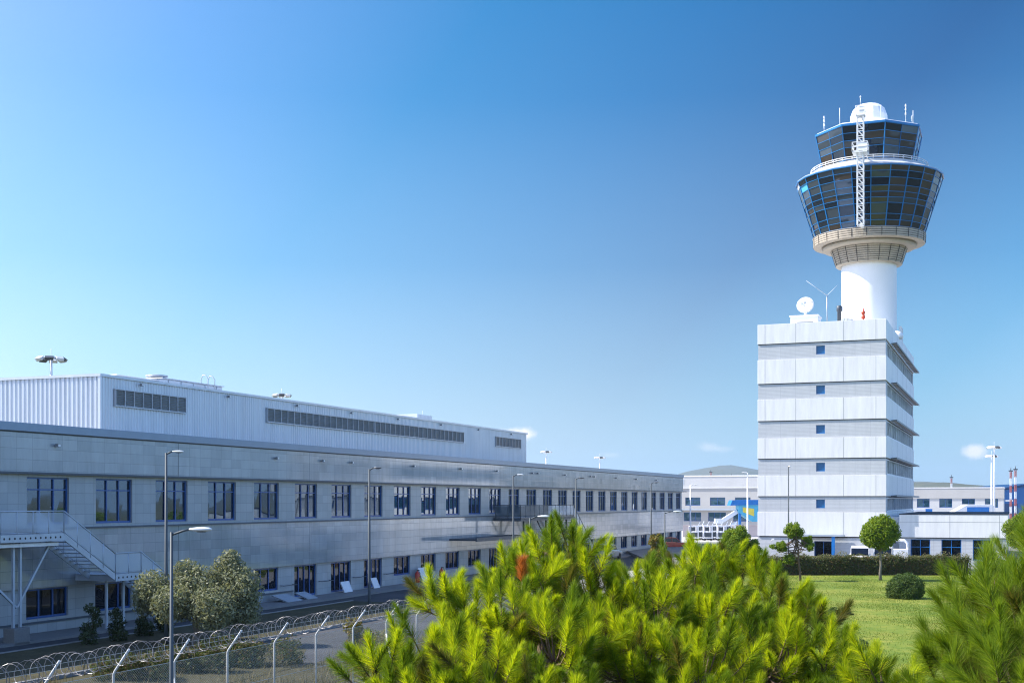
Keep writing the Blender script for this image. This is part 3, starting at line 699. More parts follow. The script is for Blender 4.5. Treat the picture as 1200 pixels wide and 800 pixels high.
# floor slabs seen behind the glass are not modelled; a dark core keeps the cab opaque from every side
mb = MB(); mb.lathe([(5.5, 34.7), (7.35, 40.55)], 48, caps=True); mb.build('core', 'dark_gap', CT)
mb = MB(); mb.lathe([(7.72, 40.55), (7.76, 40.7), (7.6, 40.78), (6.2, 41.35), (6.15, 41.6), (5.95, 41.6), (4.5, 41.65)], 24, a0=PI / 24, smooth=False, caps=False); mb.build('roof_deck', 'deck_grey', CT)
mb = MB(); mb.lathe([(7.68, 40.5), (7.80, 40.52), (7.80, 40.62), (7.7, 40.64)], 24, a0=PI / 24, smooth=False, caps=False); mb.build('fascia', 'frame_cab', CT)
mb = MB()
for zz in (41.75, 41.95): mb.lathe([(6.12, zz), (6.18, zz), (6.18, zz + .06), (6.12, zz + .06)], 48, caps=False)
for j in range(36):
    a = 2 * PI * j / 36; mb.tube([(6.15 * math.cos(a), 6.15 * math.sin(a), 41.6), (6.15 * math.cos(a), 6.15 * math.sin(a), 41.98)], .03, 5)
mb.build('catwalk_railing', 'white_steel', CT)
cab(8, 4.95, 41.65, 5.75, 45.45, [0, .10, .42, .60, .80, 1], 'glass_cab', 2, name='cab_window')
mb = MB(); mb.lathe([(4.7, 41.6), (5.5, 45.4)], 8, a0=PI / 8, smooth=False, caps=True); mb.build('core', 'dark_gap', CT)
mb = MB(); mb.lathe([(5.72, 45.42), (5.86, 45.46), (5.86, 45.68), (5.72, 45.7)], 8, a0=PI / 8, smooth=False, caps=False); mb.build('fascia', 'frame_cab', CT)
mb = MB(); mb.lathe([(5.7, 45.7), (5.6, 45.82), (.1, 46.0)], 8, a0=PI / 8, smooth=False); mb.build('roof', 'white_conc', CT)
mb = MB(); mb.lathe([(1.3, 45.8), (1.7, 46.3), (1.97, 47.1), (1.95, 47.7), (1.7, 48.4), (1.2, 48.85), (.55, 49.05), (.02, 49.1)], 18, smooth=False); mb.build('radome', 'radome', CT)
# antennas round the roof edge
for (ang, r, h, knob) in ((PI + 1.15, 5.2, 2.0, 0), (PI + .95, 5.0, 2.6, 1), (PI + 1.05, 5.4, 1.0, 1), (PI + .35, 5.0, 2.3, 0), (PI - .55, 4.9, 2.7, 0), (PI - 1.1, 5.0, 2.4, 1), (PI - .2, 5.3, .9, 0), (PI - .9, 5.5, .6, 0), (PI + 2.4, 5.2, 2.1, 0)):
    h *= .72; m = MB(); x, y = r * math.cos(ang), r * math.sin(ang); m.tube([(x, y, 45.75), (x, y, 45.8 + h)], .03, 5)
    if knob:
        for q in (.55, .8, 1.0): m.lathe([(.04, 45.6 + h * q), (.10, 45.64 + h * q), (.08, 45.8 + h * q), (.03, 45.9 + h * q)], 8, (x, y))
    m.build('antenna', 'white_steel', CT)
# lattice service mast in front of the cab
mb = MB(); lx = -8.05; hw = .31
for sx, sy in ((0, -hw), (0, hw), (.72, -hw), (.72, hw)): mb.beam((lx + sx - .36, sy, 34.3), (lx + sx - .36, sy, 45.6), .09)
z = 34.3
while z < 45.5:
    for sx in (-.36, .36):
        mb.beam((lx + sx, -hw, z), (lx + sx, hw, z), .06); mb.beam((lx + sx, -hw, z), (lx + sx, hw, min(z + .7, 45.6)), .05)
    for sy in (-hw, hw): mb.beam((lx - .36, sy, z), (lx + .36, sy, z), .06); mb.beam((lx - .36, sy, z + .7), (lx + .36, sy, z), .05)
    z += .7
mb.build('service_mast', 'white_steel', CT)
for (z, w, h) in ((41.75, .75, .95), (45.6, .45, .9)):
    m = MB(); m.box(lx - w, lx + w + .2, -w, w, z - .1, z)
    for sx in (lx - w, lx + w):
        for sy in (-w, w): m.beam((sx, sy, z), (sx, sy, z + h), .06)
    for zz in (z + h * .5, z + h):
        for sy in (-w, w): m.beam((lx - w, sy, zz), (lx + w, sy, zz), .06)
        m.beam((lx - w, -w, zz), (lx - w, w, zz), .06); m.beam((lx + w, -w, zz), (lx + w, w, zz), .06)
    m.box(lx - w + .02, lx - w + .05, -w + .05, w * .2, z + .05, z + h - .1)
    m.build('platform', 'white_steel', CT)
m = MB(); m.beam((lx + .3, -.5, 41.7), (-5.9, -.5, 41.65), .1); m.beam((lx + .3, .5, 41.7), (-5.9, .5, 41.65), .1); m.beam((lx + .36, 0, 45.75), (-5.6, 0, 45.75), .12); m.beam((lx + .36, 0, 34.5), (-5.8, 0, 34.5), .3, .15); m.build('bracket', 'white_steel', CT)
m = MB(); m.tube([(lx, 0, 46.7), (lx, 0, 47.4)], .035, 5); m.lathe([(.03, 47.4), (.1, 47.45), (.03, 47.6)], 8, (lx, 0)); m.build('antenna', 'white_steel', CT)

# ------------------------------------------------------------------ annex at the right
AX = ob_pt(16.0, 0, 0)
AN = thing('annex_building', 'low white flat roofed annex with dark blue framed windows right of the tower block', 'building', ob_pt(.8, 0, 0), TH); AN.scale = (K, K, K)
# local: x along D1, y to the left; annex runs to -y; front plane x=0
AL = 10.6
hol = [(-2.16 - k * 2.75 - 1.75, -2.16 - k * 2.75, .55, 2.45) for k in range(3)]
mb = MB(); front_wall(mb, -AL, -1.15, 0, 2.55, hol, .1, .25); mb.build('wall', 'ribbed_panel', AN)
for h in hol: front_window(AN, *h, x=.2, cols=2, transom=.62, glass='glass_low', frame='blue_paint', fw=.06)
mb = MB(); mb.box(0, 26, -AL - .1, -1.15, 2.62, 4.75); mb.build('white_band', 'white_panel', AN, bevel=.02)
mb = MB(); mb.box(-.006, .01, -AL - .09, -1.16, 4.05, 4.08)
for y in (-5.65, -9.95): mb.box(-.007, .01, y - .015, y + .015, 2.63, 4.74)
mb.build('panel_joint', 'joint', AN)
mb = MB(); mb.box(.05, 25.9, -AL - .05, -1.2, 2.55, 2.62); mb.build('shadow_gap', 'dark_gap', AN)
mb = MB(); mb.box(.25, 25.7, -AL + .2, -1.35, 4.75, 4.80); mb.box(-.02, 26.02, -AL - .12, -1.13, 4.755, 4.83); mb.build('roof', 'roof_dark', AN)
mb = MB(); mb.box(.12, 26, -AL, -AL + .3, 0, 2.55); mb.box(25.8, 26, -AL + .3, -1.2, 0, 2.55); mb.box(.6, .7, -AL + .3, -1.2, 0, 2.5); mb.box(.36, 25.8, -1.4, -1.16, 0, 2.55); mb.build('wall', 'ribbed_panel', AN)
mb = MB(); mb.box(2.4, 3.4, -1.12, -.16, 0, 4.5); mb.build('side_bay', 'white_conc', AN, bevel=.03)
ac = thing('air_conditioner', 'white air conditioning unit with a bent pipe at the corner of the annex', 'air conditioner', ob_pt(-1.6, -.9, 0), TH)
b = MB(); b.box(-.6, .6, -1.2, 1.2, .1, 1.5); b.build('casing', 'white_steel', ac, bevel=.03)
b = MB(); b.tube([(0, .3, 1.5), (0, .3, 2.0), (0, .0, 2.25), (0, -.8, 2.25), (0, -1.1, 2.0), (0, -1.1, 1.5)], .12, 8); b.build('pipe', 'white_steel', ac)
b = MB(); b.lathe([(.45, 1.5), (.45, 1.62), (.1, 1.63)], 16, (0, .6)); b.build('fan', 'louver', ac)

# ------------------------------------------------------------------ vehicles
def make_car(name, label, loc, rz, paint, suv=False, group=None):
    r = thing(name, label, 'car', loc, rz, group)
    k = 1.14 if suv else 1.0
    prof = [(-2.15, .35), (-2.2, .62 * k), (-2.05, .92 * k), (-1.55, 1.0 * k), (-1.25, 1.08 * k), (1.0, .95 * k), (1.9, .86 * k), (2.2, .7 * k), (2.22, .38), (1.85, .28), (-1.85, .28)]
    b = MB(); b.prism(prof, -.86, .86); b.build('body', paint, r, bevel=.09)
    rf = [(-1.95 if suv else -1.45, 1.0 * k), (-1.7 if suv else -.95, 1.52 * k), (-.2, 1.58 * k), (.35, 1.50 * k), (1.05, .98 * k)]
    b = MB(); b.prism([(p[0] * .99, p[1]) for p in rf], -.70, .70); b.build('window', 'glass_low', r, bevel=.06)
    b = MB(); b.prism([(rf[1][0] - .02, rf[1][1] - .05), (rf[1][0] + .08, rf[1][1] + .03), (-.2, 1.62 * k), (.3, 1.54 * k), (.42, 1.44 * k)], -.72, .72)
    for y in (-.74, .70):
        for x0, z0, x1, z1 in ((-.15, 1.0 * k, -.2, 1.56 * k), (1.02, 1.0 * k, .35, 1.5 * k), (rf[0][0] + .05, 1.02 * k, rf[1][0] + .05, 1.5 * k)): b.beam((x0, y + .02, z0), (x1, y + .02, z1), .05, .08)
    b.build('roof', paint, r, bevel=.03)
    for x in (-1.35, 1.35):
        for y in (-.80, .80):
            b = MB(); b.lathe([(.18, -.11), (.31, -.11), (.33, -.06), (.33, .06), (.31, .11), (.18, .11)], 20, mi=0); b.lathe([(.02, -.09), (.19, -.10), (.19, .10), (.02, .09)], 14, mi=1)
            b.xf(Matrix.Translation((x, y, .33)) @ Matrix.Rotation(PI / 2, 4, 'X')); b.build('wheel', ['tyre', 'galv'], r)
    for y in (-.62, .62):
        b = MB(); b.box(2.12, 2.24, y - .16, y + .16, .56 * k, .70 * k); b.build('headlight', 'lamp_white', r, bevel=.02)
        b = MB(); b.box(-2.22, -2.1, y - .13, y + .13, .7 * k, .86 * k); b.build('tail_light', 'red', r, bevel=.02)
    return r
make_car('parked_car', 'black off-road car parked at the far end of the long stone building', (gx(716, 152), 152, 0), .25, 'car_black', True, 'cars parked by the stone building')
make_car('parked_car', 'silver car parked in the road, nearer than the black off-road car', (gx(712, 132), 132, 0), 1.15, 'car_silver', False, 'cars parked by the stone building')
make_car('parked_car', 'dark red car parked beyond the yellowing young tree', (gx(786, 158), 158, 0), .3, 'car_red', False, 'cars parked by the stone building')
make_car('parked_car', 'small white car behind the hedge, left of the pair by the blue column', (gx(1008, 108.6), 108.6, .398), TH + .1, 'car_white', True, 'white cars behind the hedge')
make_car('parked_car', 'small white car behind the hedge, right of the pair by the blue column', (gx(1036, 108.9), 108.9, .398), TH + .05, 'car_white', True, 'white cars behind the hedge')

# ------------------------------------------------------------------ lamps
def make_lamp(name, label, loc, h, arm_dir, arm=1.0, r=.045, head='lamp_white', pole='pole_grey_shaded', group='street lamps'):
    L = thing(name, label, 'street lamp', loc, 0, group)
    b = MB(); b.tube([(0, 0, 0), (0, 0, .9), (0, 0, h)], [r * 1.5, r * 1.35, r * .8], 10); b.build('pole', pole, L)
    d = Vector((math.cos(arm_dir), math.sin(arm_dir), 0))
    b = MB(); b.tube([(0, 0, h - .06), tuple(d * arm * .6 + Vector((0, 0, h + .02))), tuple(d * arm + Vector((0, 0, h + .06)))], r * .6, 8); b.build('arm', pole, L)
    b = MB(); n = 9
    prof = [(0, .03), (.05, .05), (.16, .075), (.3, .08), (.42, .065), (.48, .03)]
    b.tube([(q[0], 0, 0) for q in prof], [q[1] for q in prof], 12)
    b.xf(Matrix.Translation(d * arm + Vector((0, 0, h + .06))) @ Matrix.Rotation(arm_dir, 4, 'Z') @ Matrix.Diagonal((1, 1, .6, 1)))
    hd = b.build('lamp_head', head, L)
    b = MB(); b.lathe([(.06, -.02), (.055, .0)], 12); b.xf(Matrix.Translation(d * (arm + .26) + Vector((0, 0, h + .018))) @ Matrix.Diagonal((1.6, 1, 1, 1))); b.build('lens', 'lamp_dark', hd)
    return L
A_R = math.atan2(-D1.x, D1.y)      # pointing away from the facade
G1 = 'street lamps along the fence'
make_lamp('street_lamp', 'grey street lamp with white head standing nearest, in front of the coiled wire fence', (gx(201, 27), 27, 0), 5.35, -.05, .38, .038, group=G1)
make_lamp('street_lamp', 'grey street lamp with white head rising behind the pine before the dark steel platform', (gx(621, 50), 50, 0), 5.35, -.05, .30, .045, group=G1)
make_lamp('street_lamp', 'grey street lamp with white head by the yellowing young tree', (gx(779, 75), 75, 0), 5.35, -.05, .5, .045, group=G1)
G2 = 'tall street lamps in front of the stone facade'
for t, h, lab in ((.86, 8.0, 'tall street lamp with white head between the second and third windows of the stone building'), (18.8, 7.75, 'tall dark street lamp beside the dark doors of the stone building'),
                  (40.3, 7.8, 'tall street lamp with white head just in front of the dark steel platform'), (54, 7.8, 'tall dark street lamp just beyond the dark steel platform'), (76.8, 7.75, 'tall dark street lamp near the far end of the stone facade')):
    p = along(t, 8.0); make_lamp('street_lamp', lab, (p[0], p[1], 0), h, 0 if t < 2 or 39 < t < 41 else A_R, .25, .06, 'lamp_white' if t < 2 or 39 < t < 41 else 'lamp_dark', group=G2)
make_lamp('street_lamp', 'white street lamp at the far corner of the stone building, before the distant white terminal', (gx(809, 158), 158, 0), 8.0, 0, .4, .08, pole='white_steel', group=G2)
make_lamp('street_lamp', 'white street lamp left of the tower block in front of the boarding bridge', (gx(876, 150), 150, 0), 9.3, PI, .2, .09, pole='white_steel', group=G2)
make_lamp('street_lamp', 'thin grey street lamp in front of the office block wall', (gx(924, 107), 107, .3), 8.55, -PI / 2, .1, .05, group=G2)

def make_mast(label, loc, h, w, kind=0, rz=0):
    L = thing('floodlight_mast', label, 'floodlight mast', loc, rz, 'apron floodlight masts')
    b = MB(); b.tube([(0, 0, 0), (0, 0, h)], [.24, .12], 12); b.build('pole', 'white_steel', L)
    b = MB(); b.lathe([(w * .42, h - .1), (w * .46, h - .1), (w * .46, h + .05), (w * .42, h + .05)], 18, caps=False)
    for k in range(3): a = PI * k / 3; b.beam((-w * .44 * math.cos(a), -w * .44 * math.sin(a), h - .02), (w * .44 * math.cos(a), w * .44 * math.sin(a), h - .02), .1)
    b.tube([(0, 0, h), (0, 0, h + 1.0)], .03, 5); b.build('head_ring', 'white_steel', L)
    n = 8
    for k in range(n):
        a = 2 * PI * k / n + .2; b = MB(); b.box(-.42, .42, -.20, .22, -.22, .10)
        b.xf(Matrix.Translation((w * .46 * math.cos(a), w * .46 * math.sin(a), h - .05)) @ Matrix.Rotation(a - PI / 2, 4, 'Z') @ Matrix.Rotation(-.6, 4, 'X')); b.build('floodlight', 'lamp_white' if k % 3 else 'lamp_dark', L, bevel=.03)
    return L
make_mast('floodlight mast behind the left end of the corrugated storey', (gx(60, 130), 130, 0), 20.5, 2.9)
make_mast('floodlight mast rising behind the middle of the corrugated roof', (gx(330, 200), 200, 0), 22.6, 2.9)
make_mast('floodlight mast just showing over the roof unit on the far corrugated roof', (gx(495, 215), 215, 0), 20.2, 3.0)
make_mast('floodlight mast over the stone parapet, left of two beyond the corrugated storey', (gx(640, 330), 330, 0), 18.8, 2.8)
make_mast('floodlight mast over the stone parapet, right of two beyond the corrugated storey', (gx(703, 350), 350, 0), 18.0, 3.0)
make_mast('tallest white floodlight mast behind the annex at the right', (gx(1165, 250), 250, 0), 16.6, 2.6)
make_mast('slightly shorter white floodlight mast close behind the tallest one at the right', (gx(1162, 265), 265, 0), 15.4, 2.4)

def lattice_mast(label, px, Y, top, w, tw=1):
    r = thing('lattice_mast', label, 'mast', (gx(px, Y), Y, 0), 0, 'red and white masts'); n = 7; h = top
    for k in range(n):
        b = MB(); z0, z1 = h * k / n, h * (k + 1) / n
        for sx, sy in ((-1, -1), (1, -1), (1, 1), (-1, 1)): b.beam((sx * w / 2, sy * w / 2, z0), (sx * w / 2, sy * w / 2, z1), w * .22)
        for s in (-1, 1): b.beam((-w / 2, s * w / 2, z0), (w / 2, s * w / 2, z1), w * .15); b.beam((s * w / 2, -w / 2, z0), (s * w / 2, w / 2, z1), w * .15)
        b.build('segment', 'mast_red' if k % 2 == 0 else 'white_steel', r)
    b = MB(); b.box(-w * 1.5, w * 1.5, -.25, .25, h, h + .35); b.tube([(0, 0, h + .3), (0, 0, h + 1.2)], .12, 5); b.build('light_bar', 'dark_steel', r)
lattice_mast('red and white lattice mast before the blue hangar, left of the pair', 1184.5, 400, 15.3, .42); lattice_mast('red and white lattice mast before the blue hangar, right of the pair', 1190, 402, 15.8, .42)
lattice_mast('small distant red and white mast above the low terminal at the right', 1115, 520, 15.5, .45)
lattice_mast('thin distant red mast left of two over the white terminal', 833, 620, 20.0, .5); lattice_mast('short distant red mast right of two over the white terminal', 857, 640, 18.6, 1.0)

# ------------------------------------------------------------------ far buildings
FT = thing('distant_terminal', 'distant white terminal with two rows of blue windows left of the tower block', 'building', (gx(925, 293), 293, 0), TH)
# front plane x=0, facing -x, running to +y (left)
FL = 40
hu = [(y0, y0 + 3.6, 5.0, 6.9) for y0 in np.arange(3.0, FL - 4, 5.9)]; hl = [(y0, y0 + 4.2, 1.3, 3.4) for y0 in np.arange(3.0, FL - 5, 5.9)]
mb = MB(); front_wall(mb, 0, FL, 4.2, 9.1, hu, 0, .3); mb.build('wall', 'beige_wall', FT)
mb = MB(); front_wall(mb, 0, FL, 0, 3.9, hl, .8, .3); mb.build('wall', 'beige_wall', FT)
mb = MB(); mb.box(-.4, .9, 0, FL, 3.9, 4.2); mb.build('ledge', 'pale_steel', FT)
mb = MB(); mb.box(-.15, 20, 0, FL, 9.1, 12.0); mb.build('upper_band', 'cream_wall', FT)
mb = MB(); mb.box(-.25, -.14, 0, FL, 9.05, 9.2); mb.box(-.25, 20, 0, FL, 11.75, 12.05); mb.build('coping', 'white_panel', FT)
mb = MB()
for y in (24.5, 30.5): mb.box(-.17, -.14, y, y + 1.3, 9.9, 11.1)
mb.build('vent', 'pale_steel', FT)
for h in hu: front_window(FT, *h, x=.1, cols=2, transom=.7, glass='glass_teal', frame='frame_blue', fw=.1)
for h in hl: front_window(FT, *h, x=.95, cols=3, glass='glass_teal', frame='frame_blue', fw=.12)
mb = MB(); mb.box(.5, 20, .1, FL - .1, 0, 9.1); mb.box(.4, .5, .1, FL - .1, 4.3, 9.0) ; o = mb.build('core', 'dark_gap', FT); o.location = (1.0, 0, 0)

RT = thing('distant_terminal', 'distant low cream terminal with dark blue windows behind the annex', 'building', (gx(1176, 300), 300, 0), TH)
FL2 = 27; hr = [(y0, y0 + 2.9, 4.5, 6.6) for y0 in np.arange(1.2, FL2 - 3, 5.1)]; hr2 = [(y0, y0 + 2.9, .5, 2.8) for y0 in np.arange(1.2, FL2 - 3, 5.1)]
mb = MB(); front_wall(mb, 0, FL2, 0, 6.7, hr + hr2, 0, .3); mb.build('wall', 'cream_wall', RT)
mb = MB(); mb.box(-.2, 20, -.1, FL2, 6.7, 9.1); mb.build('upper_band', 'beige_wall', RT)
mb = MB(); mb.box(-.3, 20.1, -.2, FL2 + .1, 9.1, 9.3); mb.build('coping', 'white_panel', RT)
mb = MB(); mb.box(-.5, .0, 0, FL2, 3.2, 3.5); mb.build('ledge', 'pale_steel', RT)
for h in hr + hr2: front_window(RT, *h, x=.1, cols=2, glass='glass_teal', frame='frame_blue', fw=.1)
mb = MB(); mb.box(.5, 20, .1, FL2 - .1, 0, 6.7); mb.build('core', 'dark_gap', RT)
mb = MB(); mb.box(0, 20, -.05, .08, 0, 6.69); mb.build('end_wall', 'cream_wall', RT)

HG = thing('blue_hangar', 'dark blue hangar with a curved roof behind the masts at the right edge', 'building', (gx(1150, 430), 430, 0), -.06)
def arc(z0, rise, w, n=14): return [(w * k / n, z0 + rise * (1 - ((2 * k / n) - 1) ** 2)) for k in range(n + 1)]
b = MB(); b.prism([(0, 0)] + [(0, 7.6)] + arc(7.6, 3.9, 46)[1:-1] + [(46, 7.6), (46, 0)], 0.3, 40); b.build('wall', 'hangar_blue', HG)
b = MB(); up_ = arc(8.3, 3.9, 47.5); lo_ = arc(7.7, 3.9, 47.5); b.prism(lo_ + up_[::-1], -.5, 40.5); o = b.build('roof', 'deep_blue', HG); o.location = (-.7, 0, 0)
for x in (3, 14, 25, 36):
    b = MB(); b.box(x, x + 9, .2, .29, 0, 5.2); b.build('door', 'deep_blue', HG)
b = MB(); b.box(8, 10.5, .22, .28, 5.9, 6.5); b.build('sign_panel', 'white_panel', HG)

# boarding bridge left of the office block
BB = thing('boarding_bridge', 'blue roofed boarding bridge with yellow panel and white stair before the distant terminal', 'boarding bridge', (gx(870, 240), 240, 0), 0)
b = MB(); b.box(-1.2, 4.5, -1.6, 1.6, 5.5, 6.1); b.prism([(-2.6, 5.2), (-2.2, 6.2), (4.6, 6.3), (4.8, 5.4)], -1.9, 1.9); b.build('roof', 'blue_paint', BB)
b = MB(); b.prism([(-1.0, 5.3), (3.2, 5.3), (3.2, 2.2), (1.6, 2.2), (-1.0, 3.9)], -1.5, 1.5); b.build('body', 'cyan', BB)
b = MB(); b.prism([(-.2, 4.9), (1.9, 4.6), (1.9, 3.2), (-.2, 4.0)], -1.56, -1.5); b.build('panel', 'yellow', BB)
b = MB(); b.beam((-1.0, 0, 4.1), (-4.0, 0, 2.2), 1.2, .7); b.beam((-4.0, 0, 2.3), (-5.2, 0, 2.3), 1.3, .9); b.build('stair', 'white_steel', BB)
b = MB(); b.beam((-1.2, 0, 1.9), (-4.0, 0, .4), 1.2, .5); b.beam((-3.9, 0, 0), (-3.9, 0, 2.0), .3); b.build('lower_stair', 'white_steel', BB)
for x in (-.7, 2.9):
    b = MB(); b.beam((x, -1.2, 0), (x, -1.2, 5.4), .45); b.build('column', 'blue_paint', BB)
b = MB(); b.lathe([(.9, .6), (1.1, .7), (1.1, 2.9), (.9, 3.1), (.3, 3.2)], 20, (5.0, -1)); b.build('rotunda', 'white_panel', BB)
b = MB(); b.box(3.6, 6.2, -1.6, 1.6, 3.3, 4.4); b.build('cabin', 'blue_paint', BB)
# pinkish low wall and equipment
LW = MB(); LW.box(gx(800, 215), gx(893, 215), 215, 215.4, 0, 1.9); LW.box(gx(799, 215), gx(894, 215), 214.9, 215.5, 1.9, 2.05); tag(LW.build('low_wall', 'pinkish'), 'long pinkish rendered low wall before the distant white terminal', 'wall')
eq0 = thing('equipment_trolley', 'white framed equipment trolley with dark panels parked before the pinkish wall', 'trolley', (0, 0, 0), 0, 'equipment trolleys by the pinkish wall')
b = MB()
for x in (-.65, .65):
    for y in (-.5, .5): b.beam((x, y, .25), (x, y, 2.2), .10)
for z in (.35, 1.3, 2.2):
    for y in (-.5, .5): b.beam((-.65, y, z), (.65, y, z), .09)
    for x in (-.65, .65): b.beam((x, -.5, z), (x, .5, z), .09)
b.beam((.65, 0, 2.2), (1.0, 0, 2.9), .08); b.build('frame', 'white_steel', eq0)
b = MB(); b.box(-.5, .5, -.42, -.36, .5, 1.2); b.box(-.45, .2, -.42, -.36, 1.45, 2.05); b.build('panel', 'dark_steel', eq0)
for x in (-.5, .5):
    for y in (-.4, .4):
        b = MB(); b.lathe([(.05, -.05), (.2, -.05), (.2, .05), (.05, .05)], 12); b.xf(Matrix.Translation((x, y, .2)) @ Matrix.Rotation(PI / 2, 4, 'X')); b.build('wheel', 'tyre', eq0)
for k in range(9):
    Y = 196 + (k % 3) * 2.2; o = eq0 if k == 0 else dup(eq0)
    o.location = (gx(813 + k * 5.4, Y), Y, 0); o.rotation_euler = (0, 0, .4 * math.sin(k * 2.1))
# blue and white cabin units on the annex-side apron, a white vehicle
VT = thing('service_truck', 'white service truck with blue side panel standing behind the annex roof', 'truck', (gx(1140, 240), 240, 0), .05)
b = MB(); b.prism([(-4, 1), (-4.1, 4.0), (-3.2, 4.5), (-1.5, 5.4), (3.2, 5.4), (3.2, 1)], -1.2, 1.2); b.build('body', 'white_panel', VT, bevel=.08)
b = MB(); b.box(-1.6, 2.6, -1.26, -1.2, 3.9, 4.9); b.build('side_panel', 'blue_paint', VT)
b = MB(); b.box(-3.6, -2.4, -1.24, -1.2, 3.2, 4.0); b.build('window', 'glass_low', VT)
for x in (-2.8, 1.0, 2.2):
    b = MB(); b.lathe([(.2, -1.25), (.55, -1.25), (.55, 1.25), (.2, 1.25)], 18); b.xf(Matrix.Translation((x, 0, .55)) @ Matrix.Rotation(PI / 2, 4, 'X')); b.build('wheel', 'tyre', VT)
b = MB(); b.box(3.4, 3.9, -.5, .5, 0, 5.2); b.build('loading_post', 'white_panel', VT)
for k, (px, Y, lab) in enumerate(((1075, 235, 'small white and blue container behind the annex roof, next to the tower block'), (1083, 236, 'small bright blue container behind the annex roof'))):
    r = thing('container', lab, 'container', (gx(px, Y), Y, 0), 0, 'containers behind the annex'); b = MB(); b.box(-1.2, 1.2, -1, 1, .2, 4.6); b.build('body', 'white_panel' if k == 0 else 'blue_paint', r, bevel=.05)
    b = MB(); b.box(-.8, .8, -1.05, -1, 2.5, 4.0); b.build('door', 'blue_paint' if k == 0 else 'cyan', r)
for k, (px, mm, lab) in enumerate(((1178, 'cyan', 'cyan baggage container right of the annex'), (1184, 'red', 'red baggage container right of the annex'), (1190, 'deep_blue', 'dark blue baggage container right of the annex'), (1181, 'white_panel', 'white baggage container right of the annex'))):
    Y = 205 + k * 6; r = thing('baggage_container', lab, 'container', (gx(px, Y), Y, 0), .2 * k, 'baggage containers right of the annex')
    b = MB(); b.prism([(-.9, .5), (-.9, 2.4), (.5, 2.4), (.95, 1.7), (.95, .5)], -.8, .8); b.build('body', mm, r, bevel=.04); b = MB(); b.box(-1, 1, -.85, .85, .3, .45)
    for x in (-.7, .7): b.lathe([(.18, 0), (.18, .3)], 10, (x, 0))
    b.build('dolly', 'dark_steel', r)

# ------------------------------------------------------------------ hills and hillside houses
def hills(name, x0, x1, Y, prof, depth, m):
    n = 260; rows = 10; b = MB(); idx = []
    xs = [p[0] for p in prof]; zs = [p[1] for p in prof]
    for j in range(rows + 1):
        v = j / rows; row = []
        for i in range(n + 1):
            x = x0 + (x1 - x0) * i / n
            h = float(np.mean(np.interp(x + np.linspace(-130, 130, 9) * (1 if Y > 3000 else .4), xs, zs))) * math.sin(PI * min(1, v * .52 + .0)) ** 1.3
            h *= 1 + .10 * math.sin(x * .011 + j * 1.7) * math.sin(PI * v) + .012 * math.sin(x * .037 + j)
            row.append((x, Y + depth * v, max(h, -1) - .5))
        idx.append(row)
    base = len(b.v)
    for row in idx: b.v += row
    for j in range(rows):
        for i in range(n):
            a = base + j * (n + 1) + i; b.f.append((a, a + 1, a + n + 2, a + n + 1)); b.mi.append(0); b.sm.append(True)
    return structure(b, name, m)
hp = [(x, z) for x, z in ((-6500, 60), (-2500, 40), (-600, 25), (gx(745, 5700), 30), (gx(780, 5700), 95), (gx(800, 5700), 132), (gx(815, 5700), 152), (gx(830, 5700), 166), (gx(845, 5700), 174), (gx(865, 5700), 174), (gx(890, 5700), 158), (gx(920, 5700), 120), (gx(960, 5200), 70), (gx(1060, 5200), 62), (gx(1110, 5200), 105), (gx(1150, 5200), 95), (gx(1190, 5200), 55), (2600, 70), (3600, 130), (5000, 160), (6500, 120))]
hills('hills', -6500, 6500, 4500, hp, 1500, 'hill')
lowp = [(500, 0), (gx(1040, 2500), 26), (gx(1085, 2500), 46), (gx(1120, 2500), 50), (gx(1160, 2500), 36), (gx(1230, 2500), 38), (1500, 40), (2600, 90), (3400, 30)]
hills('hills', 500, 3400, 2100, lowp, 600, 'hill')
h0 = None; rh = random.Random(3)
for k in range(46):
    px = rh.uniform(1066, 1165); Y = rh.uniform(2150, 2330); w = rh.uniform(4, 9)
    z = np.interp(gx(px, Y), [p[0] for p in lowp], [p[1] for p in lowp]) * math.sin(PI * min(1, (Y - 2100) / 600 * .52)) ** 1.3 - 1.5
    if h0 is None:
        h0 = thing('hillside_house', 'tiny pale house scattered on the distant hillside between the tower block and the hangar', 'house', (0, 0, 0), 0, 'houses on the distant hillside')
        b = MB(); b.box(-1, 1, -.8, .8, 0, 1.1); b.build('wall', 'house_white', h0); b = MB(); b.prism([(-1.1, 1.1), (0, 1.45), (1.1, 1.1)], -.9, .9); b.build('roof', 'pinkish', h0)
        o = h0
    else: o = dup(h0)
    o.location = (gx(px, Y), Y, z); o.scale = (w, w, w * .8); o.rotation_euler = (0, 0, rh.uniform(-.6, .6))

# ------------------------------------------------------------------ vegetation
def unit(v): return v / np.linalg.norm(v, axis=-1, keepdims=True)
def leaf_quads(rng, P, N, size, aspect=.45, spread=1.0):
    """leaf quads at P facing roughly N"""
    n = len(P); d = unit(N + rng.normal(0, spread, (n, 3))); t = unit(np.cross(d, rng.normal(0, 1, (n, 3)))); w = np.cross(d, t)
    s = size * rng.uniform(.6, 1.3, (n, 1)); t = t * s; w = w * s * aspect
    return np.stack([P - t * .5, P + w * .5, P + t * .5, P - w * .5], 1)
def lobes_points(rng, lobes, per_m2, shell=(.72, 1.05)):
    Ps, Ns = [], []
    for (x, y, z, r) in lobes:
        n = int(4 * PI * r * r * per_m2)
        d = unit(rng.normal(0, 1, (n, 3))); rr = r * rng.uniform(*shell, (n, 1))
        Ps.append(np.array([x, y, z]) + d * rr); Ns.append(d)
    return np.concatenate(Ps), np.concatenate(Ns)
